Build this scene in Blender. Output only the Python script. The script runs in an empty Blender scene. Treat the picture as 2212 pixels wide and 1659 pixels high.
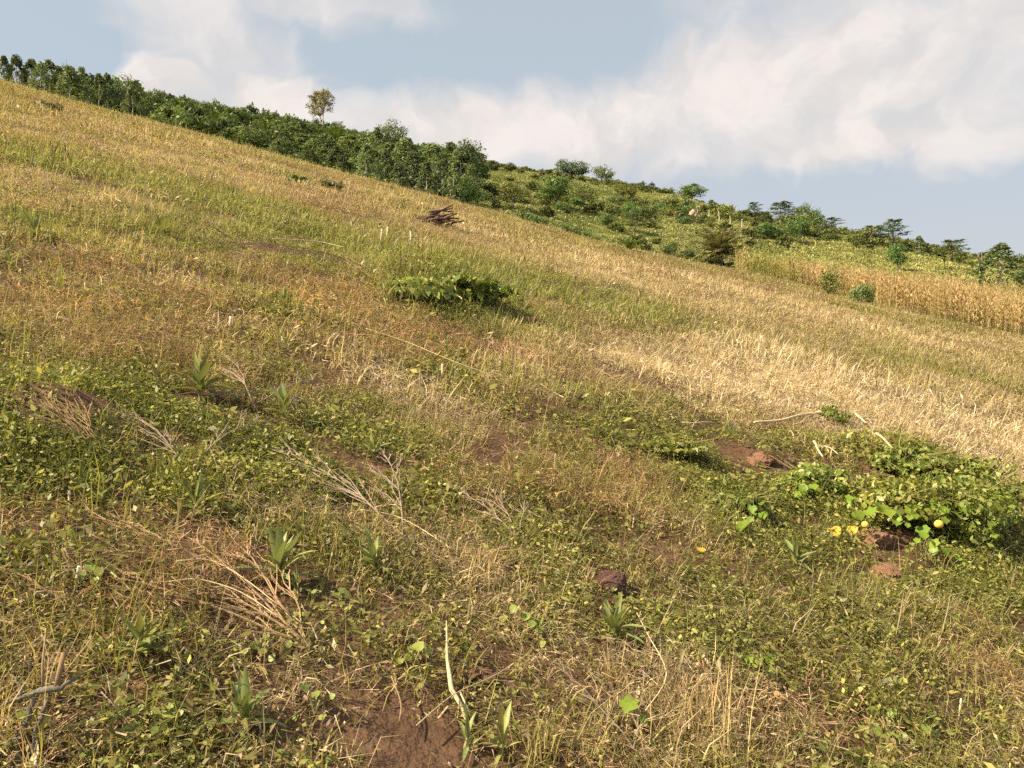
import bpy, math, random
import numpy as np
from mathutils import Vector, Matrix

random.seed(7)
RNG = np.random.default_rng(11)
scene = bpy.context.scene
COL = scene.collection

# ------------------------------------------------------------------ camera, sky, sun, exposure
EYE = 1.6                      # eye height above the ground under the camera (camera is the origin)
F, CX, CY = 1736.0, 1106.0, 829.5   # focal length and centre of the photograph in its 2212-wide view
cam_data = bpy.data.cameras.new("camera")
cam = bpy.data.objects.new("camera", cam_data)
COL.objects.link(cam)
cam.location = (0, 0, 0)
cam.rotation_euler = (math.radians(90), 0, 0)
cam_data.sensor_width = 36.0
cam_data.lens = 36.0 * F / 2212.0
cam_data.clip_start = 0.05
cam_data.clip_end = 6000
scene.camera = cam

SUN_EL, SUN_AZ = math.radians(43), math.radians(-107)   # azimuth from +Y towards +X: the sun is on the left
sd = Vector((math.sin(SUN_AZ) * math.cos(SUN_EL), math.cos(SUN_AZ) * math.cos(SUN_EL), math.sin(SUN_EL)))
sun_data = bpy.data.lights.new("sun", 'SUN')
sun_data.energy = 5.0
sun_data.angle = math.radians(0.5)
sun_data.color = (1.0, 0.84, 0.60)
sun = bpy.data.objects.new("sun", sun_data)
COL.objects.link(sun)
sun.rotation_euler = (-sd).to_track_quat('-Z', 'Y').to_euler()

scene.view_settings.view_transform = 'Standard'
scene.view_settings.look = 'None'
scene.view_settings.exposure = 1.1
scene.view_settings.gamma = 1.0
scene.view_settings.use_curve_mapping = False
scene.cycles.max_bounces = 4
scene.cycles.diffuse_bounces = 2
scene.cycles.transmission_bounces = 4
scene.cycles.transparent_max_bounces = 4
scene.cycles.use_denoising = False
scene.cycles.use_adaptive_sampling = True
scene.cycles.adaptive_threshold = 0.03
scene.cycles.adaptive_min_samples = 24

class NT:
    """small helper that adds and wires shader nodes"""
    def __init__(self, tree):
        self.t = tree
    def n(self, kind, **kw):
        node = self.t.nodes.new(kind)
        for k, v in kw.items():
            setattr(node, k, v)
        return node
    def put(self, sock, val):
        if hasattr(val, 'is_output'):
            self.t.links.new(val, sock)
        else:
            sock.default_value = val
    def math(self, op, a, b=None, c=None, clamp=False):
        m = self.n('ShaderNodeMath', operation=op, use_clamp=clamp)
        self.put(m.inputs[0], a)
        if b is not None: self.put(m.inputs[1], b)
        if c is not None: self.put(m.inputs[2], c)
        return m.outputs[0]
    def vmath(self, op, a, b=None):
        m = self.n('ShaderNodeVectorMath', operation=op)
        self.put(m.inputs[0], a)
        if b is not None: self.put(m.inputs[1], b)
        return m.outputs['Value'] if op in ('LENGTH', 'DOT_PRODUCT') else m.outputs[0]
    def noise(self, vec, scale, detail=4, rough=0.55, out='Fac', dim='3D'):
        m = self.n('ShaderNodeTexNoise', noise_dimensions=dim)
        if vec is not None: self.put(m.inputs['Vector'], vec)
        m.inputs['Scale'].default_value = scale
        m.inputs['Detail'].default_value = detail
        m.inputs['Roughness'].default_value = rough
        return m.outputs[out]
    def ramp(self, fac, stops):
        m = self.n('ShaderNodeValToRGB')
        e = m.color_ramp.elements
        while len(e) < len(stops): e.new(0.5)
        for el, (p, c) in zip(e, stops):
            el.position = p
            el.color = (*c, 1) if len(c) == 3 else c
        self.put(m.inputs[0], fac)
        return m.outputs[0]
    def mix(self, fac, a, b, mode='MIX'):
        m = self.n('ShaderNodeMix', data_type='RGBA', blend_type=mode)
        self.put(m.inputs[0], fac)
        self.put(m.inputs[6], (*a, 1) if isinstance(a, tuple) and len(a) == 3 else a)
        self.put(m.inputs[7], (*b, 1) if isinstance(b, tuple) and len(b) == 3 else b)
        return m.outputs[2]
    def smooth(self, x, lo, hi):
        m = self.n('ShaderNodeMapRange', interpolation_type='SMOOTHSTEP')
        self.put(m.inputs[0], x)
        m.inputs[1].default_value = lo
        m.inputs[2].default_value = hi
        return m.outputs[0]

def build_world():
    w = bpy.data.worlds.new("World")
    scene.world = w
    w.use_nodes = True
    w.node_tree.nodes.clear()
    N = NT(w.node_tree)
    sky = N.n('ShaderNodeTexSky', sky_type='NISHITA')
    sky.sun_disc = False
    sky.sun_elevation = SUN_EL
    sky.sun_rotation = SUN_AZ
    sky.altitude = 1100
    sky.air_density = 1.0
    sky.dust_density = 1.6
    sky.ozone_density = 1.0
    d = N.n('ShaderNodeTexCoord').outputs['Generated']
    sep = N.n('ShaderNodeSeparateXYZ')
    N.put(sep.inputs[0], d)
    az = N.math('ARCTAN2', sep.outputs[0], sep.outputs[1])
    el = N.math('ARCSINE', sep.outputs[2])
    cmb = N.n('ShaderNodeCombineXYZ')
    N.put(cmb.inputs[0], az)
    N.put(cmb.inputs[1], el)
    p0 = cmb.outputs[0]
    # billowing edges: the cloud map is warped by noise
    def warp(vec, scale, amt):
        c = N.noise(vec, scale, 2, 0.6, 'Color', '2D')
        c = N.vmath('SUBTRACT', c, (0.5, 0.5, 0.5))
        c = N.vmath('MULTIPLY', c, (amt, amt * 0.7, 0))
        return N.vmath('ADD', vec, c)
    p = warp(warp(p0, 5.0, 0.12), 23.0, 0.05)
    blobs = [(450, 70, 125, 120, .75), (400, -20, 130, 90, .7), (560, 100, 110, 70, .5), (360, 190, 85, 62, 1.0), (610, 225, 165, 78, 1.0),
             (480, 205, 160, 65, .7), (700, -15, 240, 50, .6), (880, 285, 230, 80, .95), (1060, 290, 220, 90, .95), (1230, 290, 200, 88, 1.0),
             (1380, 250, 210, 100, .95), (1520, 165, 190, 110, .85), (1700, 200, 320, 160, .95), (1900, 120, 280, 170, .9), (2130, 40, 240, 120, .9),
             (2080, 230, 220, 130, .72), (1830, 320, 300, 66, 1.0), (1560, 320, 250, 70, .8), (2180, 320, 160, 60, .75), (1650, -10, 200, 40, .35)]
    def cover(vec):
        out = None
        for (px, py, rx, ry, wgt) in blobs:
            u, v = (px - CX) / F, (CY - py) / F
            a_ = math.atan(u)
            e_ = math.atan(v * math.cos(a_))
            q = N.vmath('SUBTRACT', vec, (a_, e_, 0))
            q = N.vmath('MULTIPLY', q, (F / rx * 0.95, F / ry * 0.95, 0))
            r = N.vmath('LENGTH', q)
            m = N.n('ShaderNodeMapRange', interpolation_type='SMOOTHSTEP')
            N.put(m.inputs[0], r)
            m.inputs[1].default_value, m.inputs[2].default_value = 1.25, 0.4
            m.inputs[3].default_value, m.inputs[4].default_value = 0.0, wgt
            out = m.outputs[0] if out is None else N.math('MAXIMUM', out, m.outputs[0])
        return out
    mask = cover(p)
    # the same kind of broken cloud goes on all round, outside the view
    oth = N.smooth(N.noise(p, 2.3, 2, 0.55, 'Fac', '2D'), 0.52, 0.68)
    away = N.smooth(N.math('ABSOLUTE', az), 0.66, 0.95)
    high = N.smooth(el, 0.5, 0.7)
    oth = N.math('MULTIPLY', oth, N.math('MAXIMUM', away, high))
    oth = N.math('MULTIPLY', oth, N.smooth(el, 0.02, 0.2))
    mask = N.math('MAXIMUM', mask, oth)
    thin = N.noise(p, 9.0, 5, 0.62, 'Fac', '2D')
    mask = N.math('MULTIPLY', mask, N.math('MULTIPLY_ADD', thin, 0.9, 0.55), clamp=True)
    # puffs: sun side of each billow brighter, the rest greyer
    n1 = thin
    n2 = N.noise(N.vmath('ADD', p, (0.03, -0.028, 0)), 9.0, 2, 0.6, 'Fac', '2D')
    puff = N.math('MULTIPLY_ADD', N.math('SUBTRACT', n1, n2), 2.8, 0.55, clamp=True)
    ccol = N.mix(puff, (3.68, 3.46, 3.34), (4.3, 3.98, 3.78))
    base = N.mix(0.85, sky.outputs[0], (2.5, 2.82, 3.03))
    tint = N.mix(N.smooth(el, 0.36, 0.02), base, (2.85, 2.95, 3.1))      # paler towards the horizon
    col = N.mix(mask, tint, ccol)
    w.cycles.sampling_method = 'MANUAL'
    w.cycles.sample_map_resolution = 256
    bg = N.n('ShaderNodeBackground')
    N.put(bg.inputs[0], col)
    bg.inputs[1].default_value = 0.10
    out = N.n('ShaderNodeOutputWorld')
    w.node_tree.links.new(bg.outputs[0], out.inputs[0])
build_world()

# ------------------------------------------------------------------ terrain as a height function
def sstep(a, b, x):
    t = np.clip((np.asarray(x, float) - a) / (b - a), 0, 1)
    return t * t * (3 - 2 * t)
_LAT = np.random.default_rng(5).random((8, 256, 256))
def vnoise(x, y, s, seed=0):
    x = np.asarray(x, float) / s + 17.3 * seed
    y = np.asarray(y, float) / s + 9.7 * seed
    xi, yi = np.floor(x).astype(int), np.floor(y).astype(int)
    fx, fy = x - xi, y - yi
    fx, fy = fx * fx * (3 - 2 * fx), fy * fy * (3 - 2 * fy)
    L = _LAT[seed % 8]
    a, b = L[xi % 256, yi % 256], L[(xi + 1) % 256, yi % 256]
    c, d = L[xi % 256, (yi + 1) % 256], L[(xi + 1) % 256, (yi + 1) % 256]
    return (a * (1 - fx) + b * fx) * (1 - fy) + (c * (1 - fx) + d * fx) * fy
def fbm(x, y, s, seed=0, oct=3):
    t, w, a = 0, 0, 1.0
    for k in range(oct):
        t = t + a * vnoise(x, y, s / 2 ** k, seed + k)
        w += a
        a *= 0.5
    return t / w

AX, BY = -0.267, 0.236           # the field climbs to the left and away from the camera
X85 = np.array([-300, -120, -54, -25, 0, 17, 25.5, 39, 54, 120, 300.])
Z85 = np.array([82, 43, 28.2, 21.4, 16.0, 12.2, 11.6, 10.6, 9.4, 2, -12.])
X200 = np.array([-500, -300, -127, -93, -49, -24, -6, 11, 34, 45, 63, 86, 103, 127, 200, 400.])
Z200 = np.array([80, 75, 69.5, 68.5, 62.2, 56.6, 54.3, 52.0, 48.0, 44.2, 39.4, 35.4, 31.2, 26.4, 14, -10.])
MOUNDS = []                       # (x, y, rx, ry, height): humps under the tangled vines, filled in below
def height(x, y, fine=True):
    x = np.asarray(x, float); y = np.asarray(y, float)
    z = -EYE + AX * x + BY * y
    z = z + 0.0021 * np.clip(x - 5, 0, 35) ** 2
    k = 0.0022 * (1 - sstep(6, 17, x))
    z = z - k * np.clip(y - 48, 0, 60) ** 2
    z = z + 0.22 * (fbm(x, y, 7.0, 1, 2) - 0.5) * sstep(1.5, 9, y)
    if fine:
        z = z + 0.10 * (fbm(x, y, 1.3, 3, 3) - 0.5) * sstep(0.5, 3, np.hypot(x, y))
    for (mx, my, rx, ry, mh) in MOUNDS:
        z = z + mh * np.exp(-(((x - mx) / rx) ** 2 + ((y - my) / ry) ** 2))
    t = (y - 85) / 115.0
    z85, z200 = np.interp(x, X85, Z85), np.interp(x, X200, Z200)
    tc = np.minimum(t, 1.0)
    far = z85 + (z200 - z85) * (tc + 0.05 * np.sin(np.pi * np.clip(tc, 0, 1)))
    far = far - 0.16 * np.clip(y - 200, 0, None)
    far = far + 1.6 * (fbm(x, y, 16.0, 2, 3) - 0.5)
    w = sstep(58, 88, y)
    return z * (1 - w) + far * w
_YS = np.exp(np.linspace(math.log(1.2), math.log(330), 2600))
def hit(px, py):
    """ground point seen at a pixel of the photograph's 2212-wide view"""
    u, v = (px - CX) / F, (CY - py) / F
    zz = height(u * _YS, _YS)
    below = np.nonzero(v * _YS < zz)[0]
    y = _YS[below[0]] if len(below) else 200.0
    return Vector((u * y, y, float(height(u * y, y))))
def at(px, Y):
    x = (px - CX) / F * Y
    return Vector((x, Y, float(height(x, Y))))
def px2m(px, Y):
    return px * Y / F
for (mpx, mpy, rx, ry, mh) in [(2020, 1100, 150, 45, .34), (1850, 1010, 160, 30, .16), (940, 610, 130, 30, .28), (660, 600, 110, 22, .1), (1640, 985, 60, 20, .1), (120, 900, 110, 30, .15)]:
    c = hit(mpx, mpy)
    fwd = hit(mpx, mpy - ry)
    MOUNDS.append((c.x, c.y, px2m(rx, c.y), max(0.25, (fwd.y - c.y)), mh))

# ------------------------------------------------------------------ mesh helpers
def tag(o, label=None, cat=None, group=None, kind=None):
    if label: o['label'] = label
    if cat: o['category'] = cat
    if group: o['group'] = group
    if kind: o['kind'] = kind
    return o
def np_mesh(name, verts, faces, mat, smooth=False):
    """verts (n,3), faces (m,k) with constant k"""
    me = bpy.data.meshes.new(name)
    verts = np.asarray(verts, np.float32); faces = np.asarray(faces, np.int32)
    m, k = faces.shape
    me.vertices.add(len(verts)); me.vertices.foreach_set('co', verts.ravel())
    me.loops.add(m * k); me.loops.foreach_set('vertex_index', faces.ravel())
    me.polygons.add(m)
    me.polygons.foreach_set('loop_start', np.arange(0, m * k, k, dtype=np.int32))
    me.polygons.foreach_set('loop_total', np.full(m, k, np.int32))
    if smooth: me.polygons.foreach_set('use_smooth', np.ones(m, bool))
    me.update(calc_edges=True)
    if mat: me.materials.append(mat)
    return me
class MB:
    """collects tubes, blades and leaves into one mesh"""
    def __init__(self): self.v, self.f = [], []
    def tube(self, pts, radii, sides=5, cap=True):
        pts = [Vector(p) for p in pts]
        base = len(self.v)
        for i, p in enumerate(pts):
            d = (pts[min(i + 1, len(pts) - 1)] - pts[max(i - 1, 0)]).normalized()
            a = d.orthogonal() if i == 0 else (a - d * a.dot(d))
            a = a.normalized() if a.length > 1e-6 else d.orthogonal().normalized()
            b = d.cross(a)
            r = radii[i] if hasattr(radii, '__len__') else radii
            for k in range(sides):
                t = 2 * math.pi * k / sides
                self.v.append(p + (a * math.cos(t) + b * math.sin(t)) * r)
        for i in range(len(pts) - 1):
            for k in range(sides):
                k2 = (k + 1) % sides
                self.f.append((base + i * sides + k, base + i * sides + k2, base + (i + 1) * sides + k2, base + (i + 1) * sides + k))
        if cap:
            self.f.append(tuple(base + k for k in range(sides))[::-1])
            self.f.append(tuple(base + (len(pts) - 1) * sides + k for k in range(sides)))
        return self
    def blade(self, base, az, lean, L, W, curl, n=3, belly=0.0, fold=0.0, twist=0.0):
        """a grass blade or long leaf: leaves the base at 'lean' from vertical and curls over by 'curl'"""
        p = Vector(base); b0 = len(self.v)
        side = Vector((-math.sin(az), math.cos(az), 0))
        out = Vector((math.cos(az), math.sin(az), 0))
        for i in range(n + 1):
            t = i / n
            th = lean + curl * t
            d = out * math.sin(th) + Vector((0, 0, 1)) * math.cos(th)
            nn = out * math.cos(th) - Vector((0, 0, 1)) * math.sin(th)
            w = W * 0.5 * ((1 - t) ** 0.7 if belly == 0 else (math.sin(math.pi * min(1, 0.12 + 0.88 * t ** belly)) ** 0.8 if i < n else 0.02))
            s = side * math.cos(twist * t) + nn * math.sin(twist * t)
            if i < n or belly == 0:
                self.v.append(p - s * w - nn * fold * w); 
                if fold: self.v.append(p + nn * fold * w * 0.3)
                self.v.append(p + s * w - nn * fold * w)
            else:
                self.v.append(p.copy())
            if i < n: p = p + d * (L / n)
        st = 3 if fold else 2
        for i in range(n):
            r0, r1 = b0 + i * st, b0 + (i + 1) * st
            last = (i == n - 1 and belly != 0)
            for k in range(st - 1):
                if last: self.f.append((r0 + k, r0 + k + 1, r1))
                else: self.f.append((r0 + k, r0 + k + 1, r1 + k + 1, r1 + k))
        return self
    def poly(self, pts):
        b = len(self.v)
        self.v += [Vector(p) for p in pts]
        self.f.append(tuple(range(b, b + len(pts))))
        return self
    def mesh(self, name, mat, smooth=False):
        me = bpy.data.meshes.new(name)
        me.from_pydata([tuple(v) for v in self.v], [], self.f)
        if smooth:
            for p in me.polygons: p.use_smooth = True
        me.materials.append(mat)
        me.update()
        return me
def link(name, me, parent=None, loc=None, rot=None, scale=None):
    o = bpy.data.objects.new(name, me)
    COL.objects.link(o)
    if parent: o.parent = parent
    if loc is not None: o.location = loc
    if rot is not None: o.rotation_euler = rot
    if scale is not None: o.scale = scale if hasattr(scale, '__len__') else (scale,) * 3
    return o
def empty(name, loc, rz=0.0, scale=1.0):
    o = bpy.data.objects.new(name, None)
    o.empty_display_size = 0.1
    COL.objects.link(o)
    o.location = loc
    o.rotation_euler = (0, 0, rz)
    o.scale = scale if hasattr(scale, '__len__') else (scale,) * 3
    return o
U = random.uniform

# ------------------------------------------------------------------ materials
def new_mat(name):
    m = bpy.data.materials.new(name)
    m.use_nodes = True
    m.node_tree.nodes.clear()
    return m, NT(m.node_tree)
def leaf_mat(name, cols=None, instanced=False, trans=0.35, spread=0.5, gloss=0.018, tone=0.3):
    """foliage: every leaf (mesh island) has its own tone; instanced plants bring their own colour"""
    m, N = new_mat(name)
    g = N.n('ShaderNodeNewGeometry')
    rnd = g.outputs['Random Per Island']
    if instanced:
        at_ = N.n('ShaderNodeAttribute', attribute_type='INSTANCER', attribute_name='tint')
        at2 = N.n('ShaderNodeAttribute', attribute_type='INSTANCER', attribute_name='tint2')
        pick = N.math('LESS_THAN', N.math('FRACT', N.math('MULTIPLY', rnd, 53.31)), at_.outputs['Alpha'])
        col = N.mix(pick, at_.outputs['Color'], at2.outputs['Color'])
    else:
        if len(cols) == 1: cols = [cols[0], cols[0]]
        stops = [(i / (len(cols) - 1), c) for i, c in enumerate(cols)]
        col = N.ramp(rnd, stops)
    r2 = N.math('FRACT', N.math('MULTIPLY', rnd, 37.17))
    val = N.math('MULTIPLY_ADD', r2, 2 * spread, 1 - spread)
    hsv = N.n('ShaderNodeHueSaturation')
    N.put(hsv.inputs['Color'], col)
    N.put(hsv.inputs['Value'], val)
    r3 = N.math('FRACT', N.math('MULTIPLY', rnd, 91.7))
    N.put(hsv.inputs['Hue'], N.math('MULTIPLY_ADD', r3, 0.04, 0.48))
    col = hsv.outputs[0]
    if not instanced:
        oi = N.n('ShaderNodeObjectInfo').outputs['Random']
        h2 = N.n('ShaderNodeHueSaturation'); N.put(h2.inputs['Color'], col)
        N.put(h2.inputs['Value'], N.math('MULTIPLY_ADD', oi, tone, 1 - .5 * tone))
        N.put(h2.inputs['Hue'], N.math('MULTIPLY_ADD', N.math('FRACT', N.math('MULTIPLY', oi, 13.7)), .03, .485))
        col = h2.outputs[0]
    dif = N.n('ShaderNodeBsdfDiffuse'); N.put(dif.inputs[0], col)
    tr = N.n('ShaderNodeBsdfTranslucent')
    N.put(tr.inputs[0], N.mix(1.0, col, (1.15, 1.1, 0.6), 'MULTIPLY'))
    mx = N.n('ShaderNodeMixShader'); mx.inputs[0].default_value = trans
    m.node_tree.links.new(dif.outputs[0], mx.inputs[1]); m.node_tree.links.new(tr.outputs[0], mx.inputs[2])
    gl = N.n('ShaderNodeBsdfGlossy'); gl.inputs['Roughness'].default_value = 0.45
    gl.inputs[0].default_value = (1, 1, 1, 1)
    mg = N.n('ShaderNodeMixShader'); mg.inputs[0].default_value = gloss
    m.node_tree.links.new(mx.outputs[0], mg.inputs[1]); m.node_tree.links.new(gl.outputs[0], mg.inputs[2])
    o = N.n('ShaderNodeOutputMaterial')
    m.node_tree.links.new(mg.outputs[0], o.inputs[0])
    return m
def rough_mat(name, cols, scale=8.0, bump=0.4, bscale=None, rough=0.9, stretch=None):
    m, N = new_mat(name)
    tc = N.n('ShaderNodeTexCoord').outputs['Object']
    vec = tc
    if stretch:
        vec = N.vmath('MULTIPLY', tc, stretch)
    oi = N.n('ShaderNodeObjectInfo')
    n = N.noise(vec, scale, 6, 0.65)
    col = N.ramp(n, [(0.25 + 0.5 * i / max(1, len(cols) - 1), c) for i, c in enumerate(cols)])
    hsv = N.n('ShaderNodeHueSaturation'); N.put(hsv.inputs['Color'], col)
    N.put(hsv.inputs['Value'], N.math('MULTIPLY_ADD', oi.outputs['Random'], 0.4, 0.8))
    b = N.n('ShaderNodeBsdfPrincipled')
    N.put(b.inputs['Base Color'], hsv.outputs[0]); b.inputs['Roughness'].default_value = rough
    b.inputs['Specular IOR Level'].default_value = 0.2
    bp = N.n('ShaderNodeBump'); bp.inputs['Strength'].default_value = bump; bp.inputs['Distance'].default_value = 0.02
    N.put(bp.inputs['Height'], N.noise(vec, bscale or scale * 3, 5, 0.7))
    m.node_tree.links.new(bp.outputs[0], b.inputs['Normal'])
    o = N.n('ShaderNodeOutputMaterial'); m.node_tree.links.new(b.outputs[0], o.inputs[0])
    return m
def ground_mat():
    m, N = new_mat("ground_cover")
    tc = N.n('ShaderNodeTexCoord').outputs['Object']
    at_ = N.n('ShaderNodeAttribute', attribute_name='cover')
    n = N.noise(tc, 9.0, 4, 0.7)
    n2 = N.noise(tc, 1.3, 2, 0.6)
    n3 = N.noise(tc, 0.35, 2, 0.65)
    val = N.math('MULTIPLY_ADD', n, 1.1, 0.22)
    val = N.math('MULTIPLY', val, N.math('MULTIPLY_ADD', n2, 0.8, 0.6))
    val = N.math('MULTIPLY', val, N.math('MULTIPLY_ADD', n3, 0.7, 0.65))
    hsv = N.n('ShaderNodeHueSaturation'); N.put(hsv.inputs['Color'], at_.outputs['Color']); N.put(hsv.inputs['Value'], val)
    b = N.n('ShaderNodeBsdfPrincipled'); N.put(b.inputs['Base Color'], hsv.outputs[0]); b.inputs['Roughness'].default_value = 0.95
    b.inputs['Specular IOR Level'].default_value = 0.1
    bp = N.n('ShaderNodeBump'); bp.inputs['Strength'].default_value = 0.7; bp.inputs['Distance'].default_value = 0.05
    N.put(bp.inputs['Height'], n)
    m.node_tree.links.new(bp.outputs[0], b.inputs['Normal'])
    o = N.n('ShaderNodeOutputMaterial'); m.node_tree.links.new(b.outputs[0], o.inputs[0])
    return m

STRAW = np.array([0.51, 0.395, 0.245]); PALE = np.array([0.68, 0.545, 0.37])
OLIVE = np.array([0.28, 0.255, 0.075]); GREEN = np.array([0.19, 0.205, 0.055]); LEAF = np.array([0.17, 0.185, 0.043])
BROWN = np.array([0.34, 0.205, 0.125]); SOIL = np.array([0.135, 0.078, 0.047]); LIME = np.array([0.265, 0.25, 0.08])

# ------------------------------------------------------------------ what grows where on the field
# (px, py, rx, ry, amount): patches seen in the photograph, turned into ellipses on the ground
def patches(lst):
    out = []
    for (px, py, rx, ry, a) in lst:
        c = hit(px, py)
        fy = min(hit(px, py - ry).y, 1.45 * c.y, 62.0) ; by = max(hit(px, py + ry).y, c.y / 1.45)
        out.append((c.x, c.y, px2m(rx, c.y), max(0.12, 0.5 * (fy - by)), a, (px - CX) / F))
    return out
def field(lst, x, y):
    z = np.zeros_like(x)
    for (cx, cy, rx, ry, a, sh) in lst:
        dx = (x - cx) - sh * (y - cy)
        z = z + a * np.exp(-((dx / rx) ** 2 + ((y - cy) / ry) ** 2))
    return z
DRY = patches([(200, 290, 260, 45, .6), (500, 350, 220, 40, .6), (120, 410, 230, 34, .7), (330, 425, 160, 26, .5), (780, 410, 150, 40, .6), (1020, 500, 110, 50, .7),
               (1250, 570, 180, 50, .7), (1500, 620, 200, 45, .8), (1330, 590, 160, 30, .4), (1780, 690, 260, 50, .7), (2050, 740, 220, 50, .6),
               (1700, 800, 220, 66, 1.3), (1850, 860, 260, 66, 1.1), (1450, 800, 190, 56, 1.0), (2100, 900, 240, 100, 1.2), (2190, 1000, 100, 66, 1.3),
               (830, 820, 110, 42, 1.9), (965, 885, 70, 38, 1.6), (1150, 815, 80, 34, 1.1), (1000, 1210, 150, 50, 1.0), (640, 1110, 90, 36, .9), (1250, 770, 160, 34, .8), (420, 1190, 120, 30, .6), (1440, 1130, 110, 36, .5), (300, 590, 200, 24, .4),
               (1480, 1490, 170, 100, .9), (780, 1130, 60, 24, .6), (1300, 880, 120, 30, .3), (600, 480, 160, 30, .3)])
GRN = patches([(100, 350, 160, 30, .7), (330, 400, 150, 28, .7), (520, 430, 160, 26, .6), (640, 385, 50, 14, .8), (900, 480, 120, 30, .4), (60, 480, 120, 40, .6),
               (350, 500, 120, 40, .6), (600, 490, 200, 30, .5), (1160, 600, 70, 22, 1.0), (1250, 630, 80, 24, 1.0), (1360, 665, 90, 22, 1.0), (1470, 700, 80, 20, .7),
               (1050, 600, 90, 40, .7), (900, 560, 130, 26, .5), (1130, 690, 160, 40, .5), (80, 620, 110, 40, .5), (1500, 750, 140, 30, .4),
               (1900, 760, 120, 30, .4), (2080, 700, 80, 20, .8), (2100, 790, 120, 25, .4), (1250, 860, 150, 40, .6),
               (600, 1170, 120, 60, .6), (620, 1230, 90, 50, .7), (1750, 1230, 130, 60, .6), (2150, 1350, 70, 50, .5), (1950, 1330, 150, 50, .3), (1130, 1560, 130, 70, .4), (1900, 1580, 140, 70, .5)])
LFY = patches([(40, 900, 130, 110, 1.1), (330, 890, 150, 50, .9), (60, 1010, 150, 80, .9), (480, 960, 130, 60, .9), (230, 1030, 150, 60, .7), (800, 990, 90, 60, 1.0),
               (650, 960, 90, 50, .7), (1440, 950, 90, 45, 1.4), (1330, 920, 120, 40, .7), (1600, 1000, 150, 70, .8), (1800, 1040, 200, 60, 1.1), (2050, 1080, 150, 90, 1.3),
               (1600, 1110, 120, 70, .9), (1780, 1180, 110, 60, .8), (960, 600, 140, 40, .8), (30, 740, 80, 40, .6), (250, 1450, 300, 130, .35), (550, 1600, 300, 90, .5),
               (950, 1430, 160, 90, .5), (1880, 1560, 170, 100, .6), (1200, 1110, 200, 70, .35), (1450, 1300, 300, 120, .3), (450, 1130, 140, 50, .5), (760, 1330, 150, 70, .3), (2000, 1400, 160, 60, .35)])
BRN = patches([(90, 650, 170, 60, .8), (300, 620, 160, 40, .5), (600, 600, 150, 30, .9), (700, 640, 160, 40, .6), (350, 770, 180, 40, .6), (600, 760, 200, 40, .5), (900, 720, 200, 40, .5),
               (720, 400, 60, 20, .8), (700, 440, 110, 22, .7), (960, 500, 60, 20, .7), (90, 232, 60, 14, .8), (130, 930, 90, 40, .7), (400, 1000, 60, 60, .4), (1040, 760, 80, 25, .5),
               (150, 1220, 180, 40, .7), (420, 1260, 120, 60, .7), (330, 1350, 200, 60, .5), (100, 1560, 90, 90, .9), (880, 1520, 110, 50, .9), (1430, 1330, 70, 60, .6),
               (1930, 1490, 140, 50, .5), (2130, 1250, 90, 60, .6), (1750, 1610, 160, 50, .6), (820, 1080, 90, 60, .4), (1480, 1230, 120, 40, .3), (1650, 640, 150, 20, .2), (1300, 540, 90, 14, .2)])
BARE = patches([(1000, 1530, 80, 34, .52), (880, 1520, 60, 26, .3), (1890, 1165, 50, 20, .8), (1905, 1235, 50, 22, .6), (1760, 635, 70, 14, 1.3), (1650, 625, 50, 10, .6), (375, 1095, 30, 14, .8),
                (980, 1075, 40, 18, .5), (1015, 1465, 50, 24, .6), (1740, 1640, 100, 30, .7), (60, 1560, 60, 60, .6), (1640, 995, 40, 14, .8), (2200, 1490, 40, 30, .6)])

def masks(x, y):
    d = field(DRY, x, y) + 1.1 * (fbm(x, y, 3.0, 0, 3) - 0.5) + 0.8 * (fbm(x * 0.35, y, 4.5, 5, 2) - 0.5)
    g = field(GRN, x, y) + 1.0 * (fbm(x * 0.4, y, 4.0, 2, 3) - 0.5)
    l = field(LFY, x, y) + 1.1 * (fbm(x, y, 1.1, 4, 3) - 0.5)
    b = field(BRN, x, y) + 1.2 * (fbm(x, y, 1.7, 6, 3) - 0.5)
    bare = 0.62 * field(BARE, x, y)
    d = d + 0.5 * (fbm(x, y, 0.9, 7, 2) - 0.5) + 0.10 * sstep(9, 26, y)
    return d, g, l, b, bare

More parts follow.
